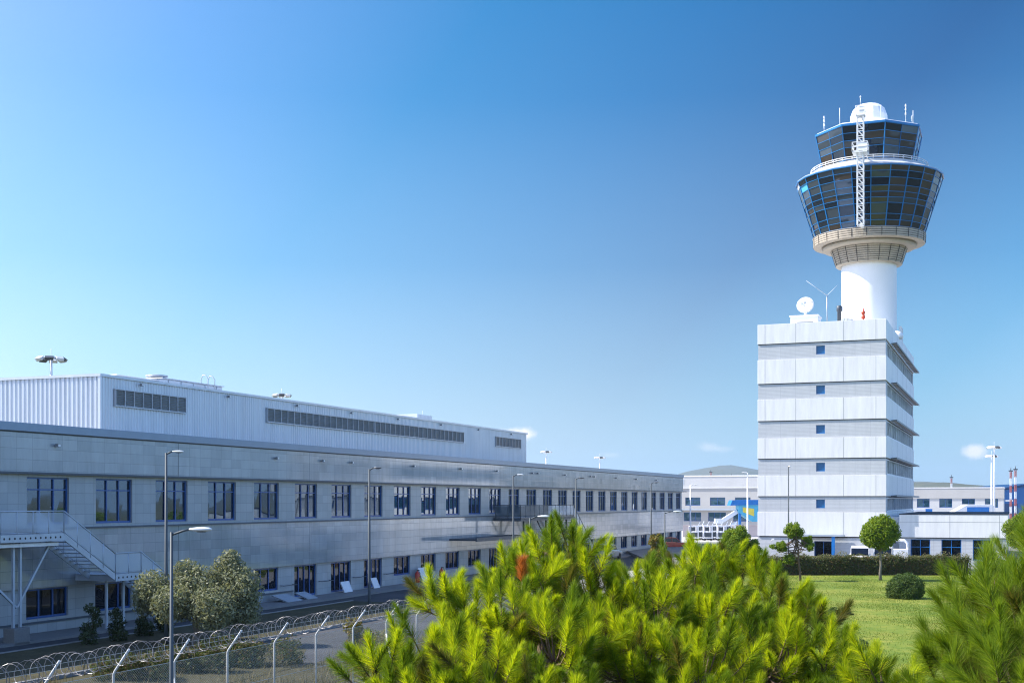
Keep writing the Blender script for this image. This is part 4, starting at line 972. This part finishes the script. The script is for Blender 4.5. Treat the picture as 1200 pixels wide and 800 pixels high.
def trunk_mesh(root, base, top, r, limbs, m='bark_grey', rng=rnd):
    b = MB(); base, top = Vector(base), Vector(top); k = 6; pts = []
    for i in range(k + 1):
        f = i / k; p = base.lerp(top, f) + Vector((rng.uniform(-1, 1), rng.uniform(-1, 1), 0)) * r * .5 * (1 if 0 < i < k else 0); pts.append(p)
    b.tube(pts, [r * (1.25 if i == 0 else 1 - .55 * i / k) for i in range(k + 1)], 10)
    for L in limbs:
        L = Vector(L); f = rng.uniform(.55, .98); s = base.lerp(top, f); mid = s.lerp(L, .55) + Vector((0, 0, -.12 * (L - s).length))
        b.tube([s, mid, L], [r * .42, r * .28, r * .10], 6)
    return b.build('trunk', m, root)
def leafy(name, label, cat, base, trunk_top, tr, lobes, per_m2, size, m, seed, group=None, tip=None, bark='bark_grey', aspect=.5, shell=(.55, 1.16), limbs=True):
    rng = np.random.default_rng(seed); r = thing(name, label, cat, base, 0, group); bx = Vector(base)
    L = [(x - bx.x, y - bx.y, z - bx.z, q) for x, y, z, q in lobes]
    trunk_mesh(r, (0, 0, -.05), tuple(Vector(trunk_top) - bx), tr, [l[:3] for l in L] if limbs else [], bark)
    P, N = lobes_points(rng, L, per_m2, shell)
    tri_mesh('crown', leaf_quads(rng, P, N, size, aspect), [m], parent=r)
    return r

def pine(name, label, base, top, lobes, seed, spacing=.175, needles=520, nl=.115, mats=('needle', 'needle_mid', 'needle_old'), nw=.0034, dead=0, tr=.13, group='pines in front of the fence', rise=.75, shoot=(.15, .27)):
    """lobes: (x,y,z,r) world clumps; every shoot is a twig with needles"""
    rng = np.random.default_rng(seed); r = thing(name, label, 'tree', base, 0, group); bx = np.array(base)
    S, A, Ln, old = [], [], [], []
    b = MB(); rr = random.Random(seed)
    tv = Vector(top) - Vector(base); k = 7
    pts = [tv * (i / k) + Vector((rr.uniform(-.06, .06), rr.uniform(-.06, .06), 0)) for i in range(k + 1)]
    b.tube(pts, [tr * (1.3 - 1.1 * i / k) for i in range(k + 1)], 10)
    for (x, y, z, q) in lobes:
        c = np.array([x, y, z]) - bx; n = int(4 * PI * q * q / spacing ** 2)
        hz = max(.3, min(tv.z * .97, c[2] - .3 - .5 * math.hypot(c[0], c[1]))); s = tv * (hz / tv.z); e = Vector(c)
        mid = s.lerp(e, .55) + Vector((0, 0, -.10 * (e - s).length)); b.tube([s, mid, e], [.045, .032, .014], 6)
        ii = np.arange(n) + .5; ph = np.arccos(1 - 2 * ii / n); th = PI * (1 + 5 ** .5) * ii + rng.uniform(0, 6)
        d = np.stack([np.cos(th) * np.sin(ph), np.sin(th) * np.sin(ph), np.cos(ph)], 1); d = unit(d + rng.normal(0, .16, d.shape))
        keep = d[:, 2] > -.55; d = d[keep]; n = len(d)
        up = np.array([0, 0, 1.0]); ax = unit(d * .62 + up * rise + rng.normal(0, .26, d.shape))
        L = rng.uniform(*shoot, (n, 1)) * (1 + .25 * np.maximum(0, d[:, 2:3]))
        root = c + d * q * rng.uniform(.55, .98, (n, 1)) * np.array([1, 1, .92])
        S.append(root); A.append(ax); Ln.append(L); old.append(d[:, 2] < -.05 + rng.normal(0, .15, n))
        for i in range(n):
            a0 = Vector(root[i]); m_ = e.lerp(a0, .6) - Vector((0, 0, .03)); b.tube([e.lerp(a0, .15), m_, a0, a0 + Vector(ax[i]) * float(L[i, 0]) * .9], [.009, .007, .006, .003], 4, caps=False)
    b.build('trunk', 'bark', r)
    S, A, Ln, old = np.concatenate(S), np.concatenate(A), np.concatenate(Ln), np.concatenate(old)
    n = len(S); V = np.zeros((n, needles, 3, 3), np.float32)
    t1 = unit(np.cross(A, rng.normal(0, 1, A.shape))); t2 = np.cross(A, t1)
    s = rng.uniform(0, 1, (n, needles)) ** .75; az = rng.uniform(0, 2 * PI, (n, needles)); an = np.radians(58 - 46 * s + rng.normal(0, 9, (n, needles)))
    base_p = S[:, None] + A[:, None] * (Ln[:, None] * (.05 + .95 * s[..., None]))
    rad = t1[:, None] * np.cos(az)[..., None] + t2[:, None] * np.sin(az)[..., None]
    dr = A[:, None] * np.cos(an)[..., None] + rad * np.sin(an)[..., None]
    ll = nl * (1.12 - .38 * s[..., None] ** 2) * rng.uniform(.8, 1.12, (n, needles, 1)) * rng.uniform(.85, 1.15, (n, 1, 1)); tip = base_p + dr * ll + np.array([0, 0, -.08]) * ll ** 1
    w = unit(np.cross(dr, rng.normal(0, 1, dr.shape))) * nw * .5
    V[:, :, 0] = base_p - w; V[:, :, 1] = base_p + w; V[:, :, 2] = tip
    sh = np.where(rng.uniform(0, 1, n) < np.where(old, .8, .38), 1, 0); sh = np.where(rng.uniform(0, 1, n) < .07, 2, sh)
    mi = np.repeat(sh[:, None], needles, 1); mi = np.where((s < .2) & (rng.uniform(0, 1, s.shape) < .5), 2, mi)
    ms = list(mats)
    if dead:
        ms.append('needle_brown'); pick = rng.choice(n, dead, replace=False); mi[pick] = 3
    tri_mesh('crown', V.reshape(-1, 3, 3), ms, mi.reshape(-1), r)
    return r
def lob(px, py, Y, r): v = at(px, py, Y); return (v.x, v.y, v.z, r)

A_l = [lob(*q) for q in ((520, 712, 9.7, .17), (552, 742, 9.6, .22), (612, 692, 10.0, .22), (655, 668, 10.4, .22), (640, 712, 10.0, .26), (668, 640, 10.7, .10), (640, 645, 10.6, .12), (596, 690, 10.2, .16), (690, 700, 10.3, .22), (590, 752, 9.4, .30), (508, 785, 9.1, .26), (452, 798, 8.9, .20), (428, 806, 8.8, .12), (650, 780, 9.1, .36), (560, 822, 8.7, .34), (480, 850, 8.5, .30), (700, 770, 9.5, .30), (640, 870, 8.5, .42), (560, 930, 8.4, .45), (700, 940, 8.6, .5), (600, 790, 10.4, .4), (680, 800, 10.6, .4), (520, 900, 10.2, .4))]
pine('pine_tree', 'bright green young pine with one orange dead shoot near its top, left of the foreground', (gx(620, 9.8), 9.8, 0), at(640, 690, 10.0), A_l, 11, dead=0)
B_l = [lob(*q) for q in ((745, 702, 10.6, .22), (715, 730, 10.2, .24), (790, 690, 10.8, .20), (833, 672, 11.0, .18), (815, 700, 10.6, .26), (868, 690, 11.0, .22), (770, 742, 10.0, .30), (845, 745, 10.0, .32), (905, 722, 10.6, .24), (935, 745, 10.4, .24), (965, 745, 10.6, .17), (740, 800, 9.3, .34), (820, 810, 9.2, .36), (900, 795, 9.6, .34), (965, 795, 9.8, .26), (995, 790, 10.2, .16), (780, 880, 8.8, .45), (880, 890, 9.0, .45), (970, 880, 9.4, .4), (1005, 830, 10, .22), (800, 790, 11.2, .45), (900, 800, 11.4, .4))]
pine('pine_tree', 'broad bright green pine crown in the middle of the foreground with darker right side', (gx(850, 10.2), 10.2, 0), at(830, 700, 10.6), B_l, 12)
C_l = [lob(*q) for q in ((1168, 716, 7.4, 0.175), (1210, 684, 7.7, 0.184), (1141, 736, 7.3, 0.12), (1248, 662, 7.8, 0.221), (1188, 766, 7.0, 0.239), (1238, 739, 7.0, 0.258), (1143, 784, 7.0, 0.184), (1113, 804, 7.2, 0.12), (1198, 824, 6.6, 0.294), (1128, 854, 6.8, 0.23), (1278, 794, 6.8, 0.368), (1328, 694, 7.6, 0.368), (1378, 774, 7.2, 0.46), (1238, 894, 6.8, 0.46))]
pine('pine_tree', 'dense green pine with long needles close at the right edge of the picture', (gx(1230, 7.4), 7.4, 0), at(1220, 690, 7.5), C_l, 13, needles=420, nl=.14, mats=('needle_dark', 'needle_mid', 'needle_old'), nw=.0030, spacing=.155, rise=.65, shoot=(.15, .27))
D_l = [lob(*q) for q in ((1035, 800, 8.2, .13), (1022, 830, 8.2, .16), (1060, 840, 8.4, .18), (1040, 880, 8.2, .25))]
pine('pine_tree', 'small low pine top between the two large pines at the bottom of the picture', (gx(1040, 8.2), 8.2, 0), at(1038, 815, 8.2), D_l, 14, mats=('needle', 'needle_mid', 'needle_old'), tr=.07)
# the orange dead shoot
ds = tag(None or thing('dead_shoot', 'orange dead pine shoot in the left pine crown', 'dead branch', at(612, 668, 9.75)), None)
rng = np.random.default_rng(5); n = 700; s = rng.uniform(0, 1, n); az = rng.uniform(0, 6.28, n); an = np.radians(rng.uniform(15, 55, n))
dr = np.stack([np.sin(an) * np.cos(az), np.sin(an) * np.sin(az), np.cos(an)], 1); bp = np.stack([0 * s, 0 * s, -.09 + .16 * s], 1); w = unit(np.cross(dr, rng.normal(0, 1, dr.shape))) * .0025
tri_mesh('needles', np.stack([bp - w, bp + w, bp + dr * .085], 1), ['needle_brown'], parent=ds)
b = MB(); b.tube([(0, 0, -.35), (0, 0, .12)], [.008, .004], 5); b.build('twig', 'bark', ds)

# olive tree in the shaded bed
oc = at(228, 745, 53); oc.z = 0
ol = [lob(*q) for q in ((180, 692, 53.0, 0.85), (200, 708, 52.0, 0.77), (232, 692, 53.0, 0.99), (268, 672, 53.5, 0.77), (282, 690, 53.0, 0.9), (250, 712, 52.0, 0.95), (285, 715, 53.0, 0.72), (172, 705, 53.5, 0.63), (270, 655, 53.5, 0.41), (218, 672, 53.5, 0.59), (215, 700, 54.5, 0.9), (260, 700, 54.8, 0.9))]
leafy('olive_tree', 'wide grey green olive tree in front of the stone building', 'tree', tuple(oc), at(232, 705, 53), .17, ol, 300, .17, 'olive', 21, aspect=.38, shell=(.45, 1.1))
# lawn trees
def ball(px, py, Y, R, n, seed, sq=.9, rl=.35):
    rng = random.Random(seed); c = at(px, py, Y); out = [(c.x, c.y, c.z, R * .62)]
    for i in range(n):
        z = 1 - 2 * (i + .5) / n; a = 2.4 * i + rng.uniform(-.3, .3); q = math.sqrt(1 - z * z); k = R * rng.uniform(.62, .74)
        out.append((c.x + k * q * math.cos(a), c.y + k * q * math.sin(a), c.z + k * z * sq, R * rl * rng.uniform(.8, 1.2)))
    return out
leafy('round_tree', 'small round topped green tree standing alone on the lawn before the hedge', 'tree', (gx(1032, 97), 97, 0), at(1032, 625, 97), .11, ball(1031, 624, 97, 1.22, 26, 1, .9, .42), 420, .18, 'round_leaf', 22, bark='bark_grey', shell=(.4, 1.24))
pl = ball(930, 622, 96, .72, 10, 2) + ball(946, 634, 96.5, .5, 7, 3) + ball(915, 640, 96, .5, 7, 4) + ball(950, 641, 95.5, .35, 5, 5) + ball(925, 655, 96, .5, 6, 6) + ball(905, 640, 96, .25, 4, 66)
leafy('young_pine', 'slender young pine with uneven crown before the office block door', 'tree', (gx(938, 96), 96, 0), at(934, 625, 96), .09, pl, 420, .14, 'round_leaf', 23, bark='bark', shell=(.4, 1.3))
leafy('round_bush', 'dense dark green round bush on the lawn', 'bush', (gx(1062, 79), 79, 0), at(1062, 695, 79), .12, ball(1061, 691, 79, 1.06, 24, 7, .85, .42), 600, .13, 'bush_leaf', 24)
leafy('sapling', 'tiny sapling on a thin stem on the lawn', 'tree', (gx(988, 80), 80, 0), at(988, 704, 80), .03, ball(988, 704, 80, .30, 8, 8, .7), 900, .09, 'bush_leaf', 25)
leafy('round_bush', 'dark green bush at the lower left end of the lawn behind the broad pine', 'bush', (gx(990, 68), 68, 0), at(988, 725, 68), .1, ball(985, 730, 68, 1.0, 18, 9, .95), 620, .11, 'bush_leaf', 26)
leafy('round_bush', 'low dark bush at the bottom edge of the lawn beside the broad pine', 'bush', (gx(1008, 52), 52, 0), at(1008, 765, 52), .1, ball(1006, 765, 52, .62, 14, 10, .95), 620, .10, 'bush_leaf', 27)
leafy('round_tree', 'bright green rounded tree at the right edge beyond the annex', 'tree', (gx(1206, 92), 92, 0), at(1206, 628, 92), .12, ball(1206, 622, 92, 1.6, 22, 12), 500, .13, 'round_leaf', 28)
leafy('broadleaf_tree', 'yellow green bushy tree left of the office block corner', 'tree', (gx(868, 88), 88, 0), at(866, 640, 88), .12, ball(864, 632, 88, 1.0, 16, 13, .9) + ball(880, 644, 88, .8, 10, 14) + ball(850, 646, 88, .6, 8, 15), 480, .13, 'round_leaf', 29)
leafy('young_tree', 'slim yellowing young tree near the far end of the stone building', 'tree', (gx(768, 86), 86, 0), at(769, 640, 86), .06, ball(769, 634, 86, .55, 8, 16, 1.1) + ball(772, 648, 86, .7, 9, 17) + ball(765, 660, 86, .75, 9, 18), 380, .13, 'autumn_leaf', 30)
leafy('shrub', 'yellow green straggly shrub behind the coiled wire fence', 'shrub', (gx(418, 46), 46, 0), at(418, 740, 46), .04, ball(414, 735, 46, .42, 8, 19) + ball(425, 752, 46, .55, 8, 20), 300, .10, 'autumn_leaf', 31)
leafy('shrub', 'wide dry looking shrub behind the fence beside the bright pine', 'shrub', (gx(455, 47), 47, 0), at(455, 760, 47), .04, ball(448, 752, 47, .55, 10, 21) + ball(468, 755, 47, .6, 10, 22) + ball(440, 770, 46, .6, 10, 24), 230, .09, 'hedge_tip', 32)
for k, (px, py, Y, w_, lab) in enumerate(((300, 768, 47, 1.5, 'low dark olive scrub behind the fence at the end of the dry ground'), (268, 772, 46.5, 1.2, 'low dark scrub left of the olive scrub behind the fence'), (228, 775, 45, 1.3, 'low dark scrub just right of the nearest street lamp behind the fence'), (150, 785, 43, 1.3, 'low dark scrub behind the fence left of the nearest street lamp'))):
    c_ = at(px, py, Y); lb = [(c_.x + rh.uniform(-w_, w_), Y + rh.uniform(-.5, .5), rh.uniform(.15, .75), rh.uniform(.22, .42)) for _ in range(18)]
    leafy('scrub_bush', lab, 'shrub', (c_.x, Y, 0), (c_.x, Y, .7), .03, lb, 170, .11, 'hedge_leaf', 70 + k, group='low scrub behind the fence')
for k, (px, t, hgt, lab) in enumerate(((12, -.3, 1.5, 'dark weedy bush against the wall at the left edge'), (30, 1.2, 1.2, 'small dark weedy bush just right of the one at the left edge'), (80, 4.6, 1.5, 'dark weedy bush under the lower window'), (56, 3.0, .7, 'low dark weed tuft between two bushes at the wall'))):
    p = along(t, 5.2); lb = [(p[0] + rh.uniform(-.25, .25), p[1] + rh.uniform(-.25, .25), .15 + hgt * f, .32 * (1.2 - f * .6)) for f in (.15, .35, .6, .85, .95)]
    leafy('weed_bush', lab, 'bush', (p[0], p[1], .1), (p[0], p[1], .1 + hgt * .8), .025, lb, 260, .13, 'weed', 40 + k, group='weedy bushes at the foot of the wall')
# hedge
HX0, HX1, HY, HT = 15.0, 37.2, 104.3, 1.42
hd = thing('hedge', 'long clipped dark hedge with pale shoots on top behind the lawn', 'hedge', ((HX0 + HX1) / 2, HY, 0))
rng = np.random.default_rng(50); n = 30000; hw_ = (HX1 - HX0) / 2
X = rng.uniform(-hw_, hw_, n); face = rng.uniform(0, 1, n)
Yv = np.where(face < .5, -.62 + rng.normal(0, .09, n), rng.uniform(-.7, .7, n)); Zv = np.where(face < .5, rng.uniform(.05, HT, n), HT + rng.normal(-.05, .10, n)); Zv = np.where((face > .85), rng.uniform(.1, HT, n), Zv)
Yv = Yv + .10 * np.sin(X * 2.3) * np.sin(Zv * 3 + X); Zv = Zv + .08 * np.sin(X * 1.7) + .05 * np.sin(X * 5.1)
Nv = np.stack([0 * X, np.where(face < .5, -1, 0), np.where(face < .5, .3, 1)], 1)
tri_mesh('leaves', leaf_quads(rng, np.stack([X, Yv, Zv], 1), Nv, .13, .6, .7), ['hedge_leaf'], parent=hd)
n = 3800; X = rng.uniform(-hw_, hw_, n); hgt = .12 + .45 * np.abs(np.sin(X * 1.9) * np.sin(X * .73 + 1)) ** 1.0; P = np.stack([X, rng.uniform(-.55, .5, n), HT + rng.uniform(-.05, 1, n) * hgt], 1)
tri_mesh('shoots', leaf_quads(rng, P, np.tile([0, -.4, .6], (n, 1)), .12, .4, 1.0), ['hedge_tip'], parent=hd)
b = MB(); b.box(-hw_ + .2, hw_ - .2, -.48, .48, 0, HT - .15)
for k in range(40): x = -hw_ + .3 + k * (2 * hw_ - .6) / 39; b.tube([(x, -.5, 0), (x + .05, -.45, HT - .2)], .03, 5)
b.build('stems', 'bark', hd)
# dry grass on the verge behind/along the fence (stuff), and lawn edge grass
def grass(name, pts_fn, n, h, m, seed, wdt=.012):
    rng = np.random.default_rng(seed); P = pts_fn(rng, n); n = len(P); a = rng.uniform(0, 6.28, n); hh = h * rng.uniform(.4, 1.3, n)
    lean = np.stack([np.cos(a), np.sin(a), 0 * a], 1) * (hh * rng.uniform(.1, .7, n))[:, None]; w = np.stack([-np.sin(a), np.cos(a), 0 * a], 1) * wdt
    return tag(tri_mesh(name, np.stack([P - w, P + w, P + lean + np.stack([0 * a, 0 * a, hh], 1)], 1), [m]), kind='stuff')
N1 = np.array([D1.y, -D1.x]); DD = np.array([D1.x, D1.y]); PP = np.array([P0.x, P0.y])
def verge_pts(rng, n):
    t = rng.uniform(-45, 40, n); off = np.where(t < 1, rng.uniform(10, 25.5, n), rng.uniform(16.8, 25.5, n)); cl = np.sin(t * 1.3 + off) * np.sin(t * .47 - off * .9 + 1) + rng.normal(0, .5, n)
    k = cl > np.where((t < 1) & (off < 17), .75, .1); q = PP + DD * t[k, None] + N1 * off[k, None]; return np.concatenate([q, np.zeros((len(q), 1))], 1)
def lawn_pts(rng, n):
    Y = 42 + 61.5 * rng.uniform(0, 1, n) ** .8; X = rng.uniform(.14, .43, n) * Y; k = np.sin(X * .9 + Y * .23) * np.sin(X * .31 - Y * .41 + 2) + rng.normal(0, .6, n) > 0
    k &= (X > 5) & (X < 74); return np.stack([X[k], Y[k], 0 * X[k] + .01], 1)
grass('grass', lawn_pts, 160000, .075, 'lawn_blade', 62, .012)
grass('dry_grass', verge_pts, 80000, .38, 'dry_grass', 61)

# ------------------------------------------------------------------ perimeter fence with razor coil
FO = Vector((*along(0, 22.2), 0)); FE = thing('perimeter_fence', 'chain link perimeter fence with white bent posts and a razor wire coil', 'fence', FO, TH)
# local x along D1; -y towards the camera side
fa, fb, fs = -49.65, 6.35, 2.2
b = MB(); b.box(fa, fb, -.12, .12, 0, .45); b.build('base_wall', 'kerb', FE, bevel=.015)
tips = []
x = fa + .9; k = 0; proto = None
# align one post with the photo: the post whose tip stands at pixel 337
ZB, ZT = 2.2, 2.75
posts = []
while x < fb:
    posts.append(x); x += fs
for k, x in enumerate(posts):
    b = MB(); b.tube([(0, 0, .45), (0, 0, ZB - .02), (0, -.03, ZB + .04), (0, -.42, ZT)], .027, 8)
    if k % 5 == 4: b.tube([(-.05, -.02, 1.8), (-.75, -.75, .05)], .028, 8)
    if k in (0, 4): o = b.build('post', 'post_grey', FE); (p_a, p_b) = (o, None) if k == 0 else (p_a, o)
    else: o = dup(p_b if k % 5 == 4 else p_a, parent=FE)
    o.location = (x, 0, 0)
b = MB(); wd = .0028; sp = .065
L = fb - fa; hgt = ZB - .47
u = -hgt
while u < L:
    for sgn in (1, -1):
        x0, x1 = fa + u, fa + u + hgt
        z0, z1 = (.47, ZB) if sgn > 0 else (ZB, .47)
        xa, xb = max(x0, fa), min(x1, fb)
        za = z0 + (z1 - z0) * (xa - x0) / hgt; zb = z0 + (z1 - z0) * (xb - x0) / hgt
        if xb > xa: b.face([(xa - wd, .035, za), (xa + wd, .035, za), (xb + wd, .035, zb), (xb - wd, .035, zb)])
    u += sp
b.build('chain_link_mesh', 'galv', FE)
b = MB()
for z in (.52, 1.25, ZB - .01): b.tube([(fa, .036, z), (fb, .036, z)], .006, 5)
for dy, z in ((-.16, ZB + .22), (-.28, ZB + .36), (-.40, ZB + .49)): b.tube([(fa, dy, z), (fb, dy, z)], .004, 4)
b.build('tension_wire', 'galv', FE)
pts = []; nco = int((fb - fa) / .22); q = random.Random(4)
for i in range(nco * 14 + 1):
    a = 2 * PI * i / 14; xx = fa + .22 * i / 14; sag = .03 * math.cos(2 * PI * (xx - posts[0]) / fs); rj = .235 + .02 * math.sin(i * .37)
    pts.append((xx + .06 * math.sin(a * .5), -.30 + rj * math.cos(a), ZB + .42 + sag + rj * math.sin(a)))
b = MB(); b.tube(pts, .0075, 4); b.build('razor_coil', 'coil', FE)

# ------------------------------------------------------------------ world, sun, camera
HZ = 5.6      # radiance of the horizon air in sky-texture units
W = bpy.data.worlds.new('World'); bpy.context.scene.world = W; W.use_nodes = True
nt = W.node_tree; bg = nt.nodes['Background']
sky = nn(nt, 'ShaderNodeTexSky', _sky_type='NISHITA', _sun_disc=False, _sun_elevation=SUN_EL, _sun_rotation=SUN_AZ % (2 * PI), _air_density=1.0, _dust_density=.5, _ozone_density=3.0, _altitude=50)
tcw = nn(nt, 'ShaderNodeTexCoord')
# the photograph was taken through a polarising filter: the band of sky at right angles to the sun is darker and bluer
S = Vector((math.sin(SUN_AZ) * math.cos(SUN_EL), math.cos(SUN_AZ) * math.cos(SUN_EL), math.sin(SUN_EL)))
nrmv = nn(nt, 'ShaderNodeVectorMath', _operation='NORMALIZE'); nt.links.new(tcw.outputs['Generated'], nrmv.inputs[0])
dt = nn(nt, 'ShaderNodeVectorMath', _operation='DOT_PRODUCT'); nt.links.new(nrmv.outputs[0], dt.inputs[0]); dt.inputs[1].default_value = S
pr = nn(nt, 'ShaderNodeMapRange'); nt.links.new(dt.outputs['Value'], pr.inputs[0]); pr.inputs[1].default_value = -1; pr.inputs[2].default_value = 1
pol = ramp(nt, pr.outputs[0], [(0, (1.0, 1.1, 1.25)), (.36, (.60, .80, 1.0)), (.45, (.05, .41, .62)), (.53, (0, .215, .41)), (.60, (.01, .35, .57)), (.66, (.05, .47, .68)), (.73, (.37, .68, .88)), (.80, (.84, .90, 1.0)), (.87, (1.1, 1.05, 1.1))])
nrx = nn(nt, 'ShaderNodeSeparateXYZ'); nt.links.new(nrmv.outputs[0], nrx.inputs[0])
fr = nn(nt, 'ShaderNodeMapRange', _interpolation_type='SMOOTHSTEP'); nt.links.new(nrx.outputs['Y'], fr.inputs[0]); fr.inputs[1].default_value = .25; fr.inputs[2].default_value = .80
pmx = nn(nt, 'ShaderNodeMix', _data_type='RGBA'); nt.links.new(fr.outputs[0], pmx.inputs[0]); rx = nn(nt, 'ShaderNodeMapRange', _interpolation_type='SMOOTHSTEP'); nt.links.new(nrx.outputs['X'], rx.inputs[0]); rx.inputs[1].default_value = .0; rx.inputs[2].default_value = .7
sk = nn(nt, 'ShaderNodeMix', _data_type='RGBA'); nt.links.new(rx.outputs[0], sk.inputs[0]); sk.inputs[6].default_value = (1.36, 1.28, 1.40, 1); sk.inputs[7].default_value = (1.08, 1.40, 1.80, 1); nt.links.new(sk.outputs[2], pmx.inputs[6]); nt.links.new(pol.outputs['Color'], pmx.inputs[7])
pm = nn(nt, 'ShaderNodeMix', _data_type='RGBA', _blend_type='MULTIPLY'); pm.inputs[0].default_value = 1
nt.links.new(sky.outputs['Color'], pm.inputs[6]); nt.links.new(pmx.outputs[2], pm.inputs[7])
# pale blue air towards the horizon
sz = nn(nt, 'ShaderNodeSeparateXYZ'); nt.links.new(nrmv.outputs[0], sz.inputs[0])
hz = ramp(nt, sz.outputs['Z'], [(0, (.94,) * 3), (.04, (.82,) * 3), (.10, (.54,) * 3), (.18, (.25,) * 3), (.30, (.06,) * 3), (.42, (0,) * 3)])
hc = ramp(nt, pr.outputs[0], [(.45, (2.9, 4.2, 5.6)), (.70, (5.2, 6.8, 8.3))]); hc.color_ramp.elements[0].color = (.345, .515, .655, 1); hc.color_ramp.elements[1].color = (.76, .88, .97, 1)
hcs = nn(nt, 'ShaderNodeMix', _data_type='RGBA', _blend_type='MULTIPLY'); hcs.inputs[0].default_value = 1; nt.links.new(hc.outputs['Color'], hcs.inputs[6]); hcs.inputs[7].default_value = (HZ, HZ, HZ, 1)
hm = nn(nt, 'ShaderNodeMix', _data_type='RGBA'); nt.links.new(hz.outputs['Color'], hm.inputs[0]); nt.links.new(pm.outputs[2], hm.inputs[6]); nt.links.new(hcs.outputs[2], hm.inputs[7])
col = hm.outputs[2]
# a few small cumulus clouds low in the sky, as noise-edged blobs in fixed sky directions
nz = nn(nt, 'ShaderNodeTexNoise', Scale=60, Detail=6, Roughness=.6); nt.links.new(tcw.outputs['Generated'], nz.inputs['Vector'])
def cloud(px, py, rx, ry, amt):
    global col
    d = Vector(((px - 600) / 1500, 1, (587 - py) / 1500)).normalized()
    sub = nn(nt, 'ShaderNodeVectorMath', _operation='SUBTRACT'); nt.links.new(tcw.outputs['Generated'], sub.inputs[0]); sub.inputs[1].default_value = d
    mul = nn(nt, 'ShaderNodeVectorMath', _operation='MULTIPLY'); nt.links.new(sub.outputs[0], mul.inputs[0]); mul.inputs[1].default_value = (1500 / rx, 1500 / rx, 1500 / ry)
    ln = nn(nt, 'ShaderNodeVectorMath', _operation='LENGTH'); nt.links.new(mul.outputs[0], ln.inputs[0])
    ad = nn(nt, 'ShaderNodeMath', _operation='MULTIPLY_ADD'); nt.links.new(nz.outputs['Fac'], ad.inputs[0]); ad.inputs[1].default_value = 1.6; nt.links.new(ln.outputs['Value'], ad.inputs[2])
    r = nn(nt, 'ShaderNodeMapRange', _interpolation_type='SMOOTHSTEP'); nt.links.new(ad.outputs[0], r.inputs[0])
    r.inputs[1].default_value = 1.75; r.inputs[2].default_value = 1.0; r.inputs[3].default_value = 0; r.inputs[4].default_value = amt
    mx = nn(nt, 'ShaderNodeMix', _data_type='RGBA'); nt.links.new(r.outputs[0], mx.inputs[0]); nt.links.new(col, mx.inputs[6]); mx.inputs[7].default_value = (6.6, 5.9, 5.7, 1)
    col = mx.outputs[2]
cloud(1141, 528, 18, 12, .55); cloud(829, 524, 22, 9, .2); cloud(848, 526, 16, 5, .12); cloud(604, 509, 32, 12, .7); cloud(716, 533, 18, 5, .12)
nt.links.new(col, bg.inputs['Color']); bg.inputs['Strength'].default_value = .12

hzb = MB(); hzb.box(-7100, 7100, -450, 7600, -1.1, 205); hz_o = hzb.build('haze', 'haze'); tag(hz_o, kind='stuff')
sd = bpy.data.lights.new('sun', 'SUN'); sd.energy = 4.8; sd.angle = math.radians(.53); sd.color = (1, .95, .87)
so = bpy.data.objects.new('sun', sd); C.objects.link(so)
so.rotation_euler = S.to_track_quat('Z', 'Y').to_euler()

cd = bpy.data.cameras.new('camera'); co = bpy.data.objects.new('camera', cd); C.objects.link(co)
co.location = (0, 0, CAM_H); co.rotation_euler = (PI / 2, 0, 0)
cd.sensor_width = 36; cd.lens = 36 * F; cd.shift_y = (587 - 400) / 1200; cd.clip_start = .1; cd.clip_end = 20000
sc = bpy.context.scene; sc.camera = co
sc.view_settings.view_transform = 'Standard'; sc.view_settings.look = 'None'; sc.view_settings.exposure = .95; sc.view_settings.gamma = 1
sc.render.resolution_x = 1024; sc.render.resolution_y = 682
sc.cycles.max_bounces = 8; sc.cycles.transparent_max_bounces = 12; sc.cycles.use_denoising = True; sc.cycles.denoiser = 'OPENIMAGEDENOISE'; sc.cycles.denoising_input_passes = 'RGB_ALBEDO_NORMAL'; sc.cycles.denoising_prefilter = 'NONE'
sc.cycles.filter_width = 1.15
sc.cycles.caustics_reflective = False
